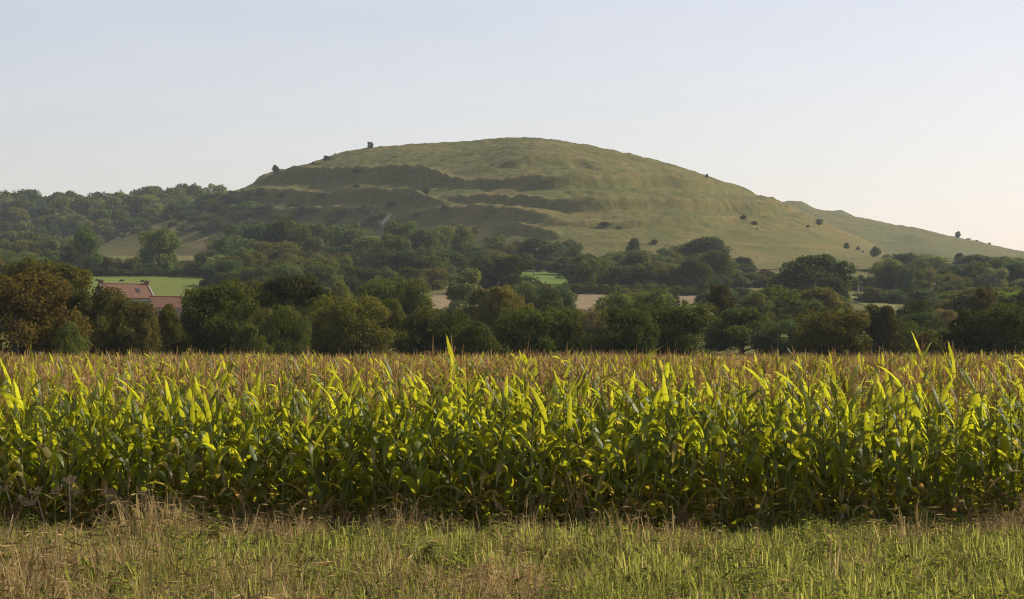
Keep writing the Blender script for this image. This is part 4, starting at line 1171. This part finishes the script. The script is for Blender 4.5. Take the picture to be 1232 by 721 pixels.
# ------------------------------------------------------------------ tall plants standing out of the margin
def d_base(py):
    return F * CAMZ / (py - HY)
def stand(px, pyb, hpx):
    d = min(d_base(pyb), Y0 - 0.75)
    return d, max(0.12, wz(pyb - hpx, d) - 0.03)
def stem_pts(h, lean, az, bend, n=6):
    out = []
    for k in range(n + 1):
        s = k / n; o = lean + bend * s
        out.append(Vector((math.cos(az) * math.sin(o) * h * s, math.sin(az) * math.sin(o) * h * s, math.cos(o) * h * s)))
    return out
def hogweed(px, pyb, hpx, lean, az, label, heads=3, seed=0):
    rd = random.Random(seed); d, h = stand(px, pyb, hpx)
    root = empty('dead_hogweed', (wx(px, d), d, 0.03))
    st = stem_pts(h, lean, az, rd.uniform(-.1, .15))
    b = MB(); b.tube(st, [.017, .015, .014, .012, .011, .009, .008], 6, 0, .2)
    tips = [(st[-1], (st[-1] - st[-2]).normalized())]
    for k in range(heads - 1):
        p = st[3 + k % 2]; a = rd.uniform(0, 6.28); l = h * rd.uniform(.28, .45)
        dv = Vector((math.cos(a) * .55, math.sin(a) * .55, .85)).normalized()
        b.tube([p, p + dv * l * .5, p + dv * l], [.006, .005, .004], 5, 0, .3); tips.append((p + dv * l, dv))
    link('stem', b.mesh('stem', M_DEAD, True), root)
    for (p, t) in tips:
        b = MB(); n = 13
        sd = t.orthogonal().normalized(); s2 = t.cross(sd)
        for k in range(n):
            a = k * 2.4; o = .35 + .75 * math.sqrt(k / n); l = rd.uniform(.09, .13)
            dv = (t * math.cos(o) + (sd * math.cos(a) + s2 * math.sin(a)) * math.sin(o)).normalized()
            q = p + dv * l; b.tube([p, p + dv * l * .5 + t * .006, q], [.004, .0035, .003], 3, 0, .4, False)
            for j in range(5):
                dj = (dv + Vector((rd.uniform(-.8, .8), rd.uniform(-.8, .8), rd.uniform(-.4, .6)))).normalized()
                e = q + dj * .032; b.tube([q, e, e + dj * .009], [.002, .005, .002], 3, 0, .5, False)
        link('umbel', b.mesh('umbel', M_DEAD), root)
    tag(root, label, 'dead hogweed', 'dead hogweed stems in the margin')
hogweed(84, 655, 72, .05, 0, 'dead hogweed with the broadest umbels, left of centre of the left third', 4, 1)
hogweed(22, 640, 50, .15, 2.6, 'dead hogweed with a drooping head near the left edge', 2, 2)
hogweed(62, 640, 46, .35, 3.0, 'dead hogweed leaning left beside the broadest one', 2, 3)
hogweed(118, 648, 52, .25, .2, 'dead hogweed leaning right beside the broadest one', 3, 4)
hogweed(140, 640, 44, .5, .1, 'short dead hogweed with its head tipped over', 2, 5)

def fallen(px, pyb, hpx, lean, az, label, seed=0):
    rd = random.Random(seed); d, h = stand(px, pyb, hpx)
    root = empty('withered_weed', (wx(px, d), d, 0.03))
    st = stem_pts(h, lean, az, .12); b = MB(); b.tube(st, [.015, .014, .013, .012, .010, .009, .006], 6, 0, .1); link('stem', b.mesh('stem', M_DEAD, True), root)
    for k in range(3):
        p = st[2 + k]; a = az + rd.uniform(-1.2, 1.2); l = h * .18; b = MB()
        b.tube([p, p + Vector((math.cos(a) * l * .7, math.sin(a) * l * .7, l * .6))], [.005, .003], 4, 0, .3); link('side_shoot', b.mesh('side_shoot', M_DEAD), root)
    tag(root, label, 'dead stem', 'bare dead stems leaning in the margin')
fallen(122, 706, 105, .82, math.pi, 'long bare stem lying diagonally in the left of the margin', 1)
fallen(128, 672, 62, .75, math.pi, 'shorter bare stem parallel above the long diagonal one', 2)
fallen(3, 700, 82, .04, 0, 'dark upright stem at the left edge of the picture', 3)
fallen(228, 648, 66, .62, math.pi, 'bare stem leaning left against the dark maize foot', 4)
fallen(292, 636, 52, .85, math.pi, 'bare stem leaning left, right of the dark gap in the grass', 5)
fallen(36, 712, 60, .6, 2.8, 'thin bare stem in the bottom left corner', 6)
fallen(1178, 707, 34, 1.1, math.pi, 'bleached twig lying low at the bottom right', 7)

def grass_stalk(px, pyb, hpx, lean, label, seed, head=.16):
    rd = random.Random(seed); d, h = stand(px, pyb, hpx)
    root = empty('grass_stalk', (wx(px, d), d, 0.03))
    st = stem_pts(h, lean, rd.choice([0, math.pi]), rd.uniform(0, .18)); b = MB(); b.tube(st, [.008, .007, .0065, .006, .0055, .005, .004], 4, 0, 0); link('stem', b.mesh('stem', M_STRAW), root)
    t = (st[-1] - st[-2]).normalized(); b = MB()
    for k in range(30):
        f = k / 30; p = st[-1] - t * head * (1 - f) * 1.6; a = k * 2.4
        dv = (t + Vector((math.cos(a), math.sin(a), 0)) * .45).normalized(); l = .055 * (1.1 - .6 * f)
        b.tube([p, p + dv * l * .6, p + dv * l], [.003, .008, .002], 3, 0, rd.random() * .6, False)
    link('seed_head', b.mesh('seed_head', M_STRAW), root)
    tag(root, label, 'grass stalk', 'tall dry grass stalks against the maize')
rd = random.Random(8)
named = [(577, 636, 74, .02, 'tall straight grass stalk, first of those before the middle of the maize'), (657, 634, 74, .03, 'tallest feathery stalk left of the pinkish cluster'), (152, 632, 66, .03, 'solitary beaded stalk before the dark maize at the left')]
for i, (px, pb, h, ln, lab) in enumerate(named): grass_stalk(px, pb, h, ln, lab, i, .2)
for i, (px, pb, h) in enumerate([(603, 635, 42), (622, 640, 50), (632, 642, 46), (640, 636, 50), (692, 634, 58), (698, 632, 66), (704, 636, 60), (686, 636, 48), (716, 634, 52), (678, 638, 44), (708, 640, 40), (650, 644, 40)]):
    grass_stalk(px, pb, h, rd.uniform(.02, .16), 'pinkish dry grass stalk in the cluster before the middle of the maize', 30 + i)
for i, (px, pb, h) in enumerate([(300, 636, 46), (316, 640, 36), (395, 640, 36), (512, 640, 34), (505, 650, 46), (865, 640, 40), (905, 640, 44), (1000, 650, 40), (1040, 652, 34), (1110, 648, 36), (1160, 650, 40), (1205, 655, 36), (745, 640, 46), (780, 648, 44), (560, 700, 52), (670, 700, 60), (730, 706, 64), (610, 690, 50), (350, 700, 50), (440, 690, 46), (540, 668, 40), (240, 690, 40), (180, 700, 44), (880, 700, 40), (985, 700, 44)]):
    grass_stalk(px, pb, h, rd.uniform(.05, .4), 'single dry grass stalk scattered along the margin', 60 + i)

def dock(px, pyb, hpx, label, seed, mat=None):
    rd = random.Random(seed); d, h = stand(px, pyb, hpx)
    root = empty('dock_plant', (wx(px, d), d, 0.03)); b = MB(); sb = MB()
    for s in range(4):
        a = rd.uniform(0, 6.28); st = stem_pts(h * rd.uniform(.7, 1.05), rd.uniform(.02, .3), a, .1)
        b.tube(st, [.006, .006, .005, .005, .004, .003, .002], 4, 0, .3)
        for k in range(60):
            f = .35 + .65 * rd.random(); i = min(5, int(f * 6)); p = st[i].lerp(st[i + 1], f * 6 - i)
            c = p + Vector((rd.gauss(0, .018), rd.gauss(0, .018), rd.gauss(0, .01))); q = rd.uniform(.008, .015)
            n1 = Vector((rd.gauss(0, 1), rd.gauss(0, 1), rd.gauss(0, 1))).normalized(); n2 = n1.orthogonal().normalized()
            n3 = n1.cross(n2)
            sb.add([c - n1 * q, c + n2 * q, c + n1 * q, c - n2 * q, c + n3 * q], [(0, 1, 4), (1, 2, 4), (2, 3, 4), (3, 0, 4)], 0, rd.random())
    link('stem', b.mesh('stem', M_DOCK), root); link('seed_cluster', sb.mesh('seed_cluster', M_DOCK), root)
    tag(root, label, 'dock', 'brown seeding docks in the margin')
for i, (px, pb, h, lab) in enumerate([(818, 655, 52, 'tall reddish brown dock at the maize edge right of the middle'), (834, 668, 40, 'second brown dock just below the tall reddish one'), (222, 690, 46, 'dark brown dock in the left half of the margin'),
        (212, 700, 34, 'low brown dock touching the dark brown one'), (416, 640, 36, 'brown dock left of the middle at the maize edge'), (430, 652, 28, 'small brown dock beside the one left of the middle'), (12, 625, 30, 'brown dock in the far left corner at the maize edge'),
        (690, 690, 44, 'pinkish brown dock in the middle of the margin'), (770, 672, 40, 'thin brown dock right of the pinkish one'), (1142, 690, 46, 'brown dock low at the right'), (1165, 680, 40, 'second brown dock low at the right'), (1215, 680, 36, 'brown dock near the right edge')]):
    dock(px, pb, h, lab, i)

def thistle(px, pyb, hpx, label, seed, flower=True, leafmat=None):
    rd = random.Random(seed); d, h = stand(px, pyb, hpx)
    root = empty('thistle' if flower else 'nettle', (wx(px, d), d, 0.03))
    st = stem_pts(h, rd.uniform(.02, .12), rd.uniform(0, 6.28), .06)
    b = MB(); b.tube(st, [.006, .006, .005, .005, .004, .004, .003], 5, 0, .1); link('stem', b.mesh('stem', M_WEED), root)
    for k in range(22):
        f = .12 + .85 * k / 22; i = min(5, int(f * 6)); p = st[i].lerp(st[i + 1], f * 6 - i); a = k * 2.4
        u = Vector((math.cos(a), math.sin(a), .35)).normalized(); w = u.cross(Vector((0, 0, 1))).normalized(); L = .15 * (1.1 - .6 * f) * rd.uniform(.8, 1.2)
        b = MB(); vs_ = []
        for s in range(6):
            q = s / 5; c = p + u * L * q - Vector((0, 0, L * .45 * q * q)); ww = L * .2 * math.sin(math.pi * (.12 + .86 * q)) * (1.25 if s % 2 else .75)
            vs_ += [c - w * ww, c + w * ww]
        b.add(vs_, [(2 * s, 2 * s + 1, 2 * s + 3, 2 * s + 2) for s in range(5)], 0, rd.choice([0, 0, .15, .4])); link('leaf', b.mesh('leaf', M_WEED), root)
    if flower:
        p = st[-1]; b = MB(); b.tube([p, p + Vector((0, 0, .012)), p + Vector((0, 0, .026))], [.006, .014, .010], 7, 0, 0); link('bud', b.mesh('bud', M_WEED), root)
        b = MB()
        for k in range(20):
            a = k * 2.4; o = .6 * math.sqrt(k / 20); dv = Vector((math.cos(a) * math.sin(o), math.sin(a) * math.sin(o), math.cos(o)))
            b.tube([p + Vector((0, 0, .024)), p + Vector((0, 0, .024)) + dv * .03], [.003, .004], 3)
        link('flower', b.mesh('flower', M_PURPLE), root)
    tag(root, label, 'thistle' if flower else 'nettle', 'thistles in the margin' if flower else 'leafy nettles along the maize foot')
thistle(1013, 658, 34, 'purple-flowered thistle in the shade of the maize, right half', 1)
thistle(1052, 672, 22, 'short purple-flowered thistle right of the taller one', 2)
thistle(601, 655, 42, 'purple-flowered thistle among the dry stalks in the middle', 3)
for i, (px, pb, h, lab) in enumerate([(928, 655, 62, 'tall yellowish nettle against the dark maize foot'), (920, 712, 62, 'dark leafy nettle at the bottom right of the middle'), (488, 640, 38, 'nettle at the left of the middle'), (466, 640, 44, 'taller nettle left of the middle'), (960, 660, 36, 'bushy nettle right of the tall yellowish one'),
        (985, 664, 40, 'nettle left of the purple thistle'), (1052, 650, 48, 'nettle behind the short thistle'), (1075, 660, 36, 'nettle right of the short thistle'), (596, 650, 40, 'nettle under the dry stalks'), (374, 640, 40, 'nettle at the foot of the maize, left half'), (354, 650, 34, 'smaller nettle at the foot of the maize, left half'), (1055, 706, 36, 'leafy nettle low at the right'),
        (1100, 712, 40, 'leafy nettle at the bottom right'), (1180, 700, 36, 'leafy nettle near the bottom right corner'), (185, 636, 40, 'nettle beside the solitary beaded stalk')]):
    thistle(px, pb, h, lab, 20 + i, False)

# ------------------------------------------------------------------ the air
hb = MB(); hb.box(-2700, 2700, -320, 4100, -1.2, 172)
hm, ns, ls = new_mat('hazy_air')
pv = ns.new('ShaderNodeVolumePrincipled')
pv.inputs['Color'].default_value = (0.80, 0.89, 1.0, 1)
pv.inputs['Density'].default_value = 0.000066
pv.inputs['Anisotropy'].default_value = 0.35
ho = ns.new('ShaderNodeOutputMaterial'); ls.new(pv.outputs[0], ho.inputs['Volume'])
haze = link('haze', hb.mesh('haze', hm))
tag(haze, 'thin pale autumn haze over the valley', kind='stuff')
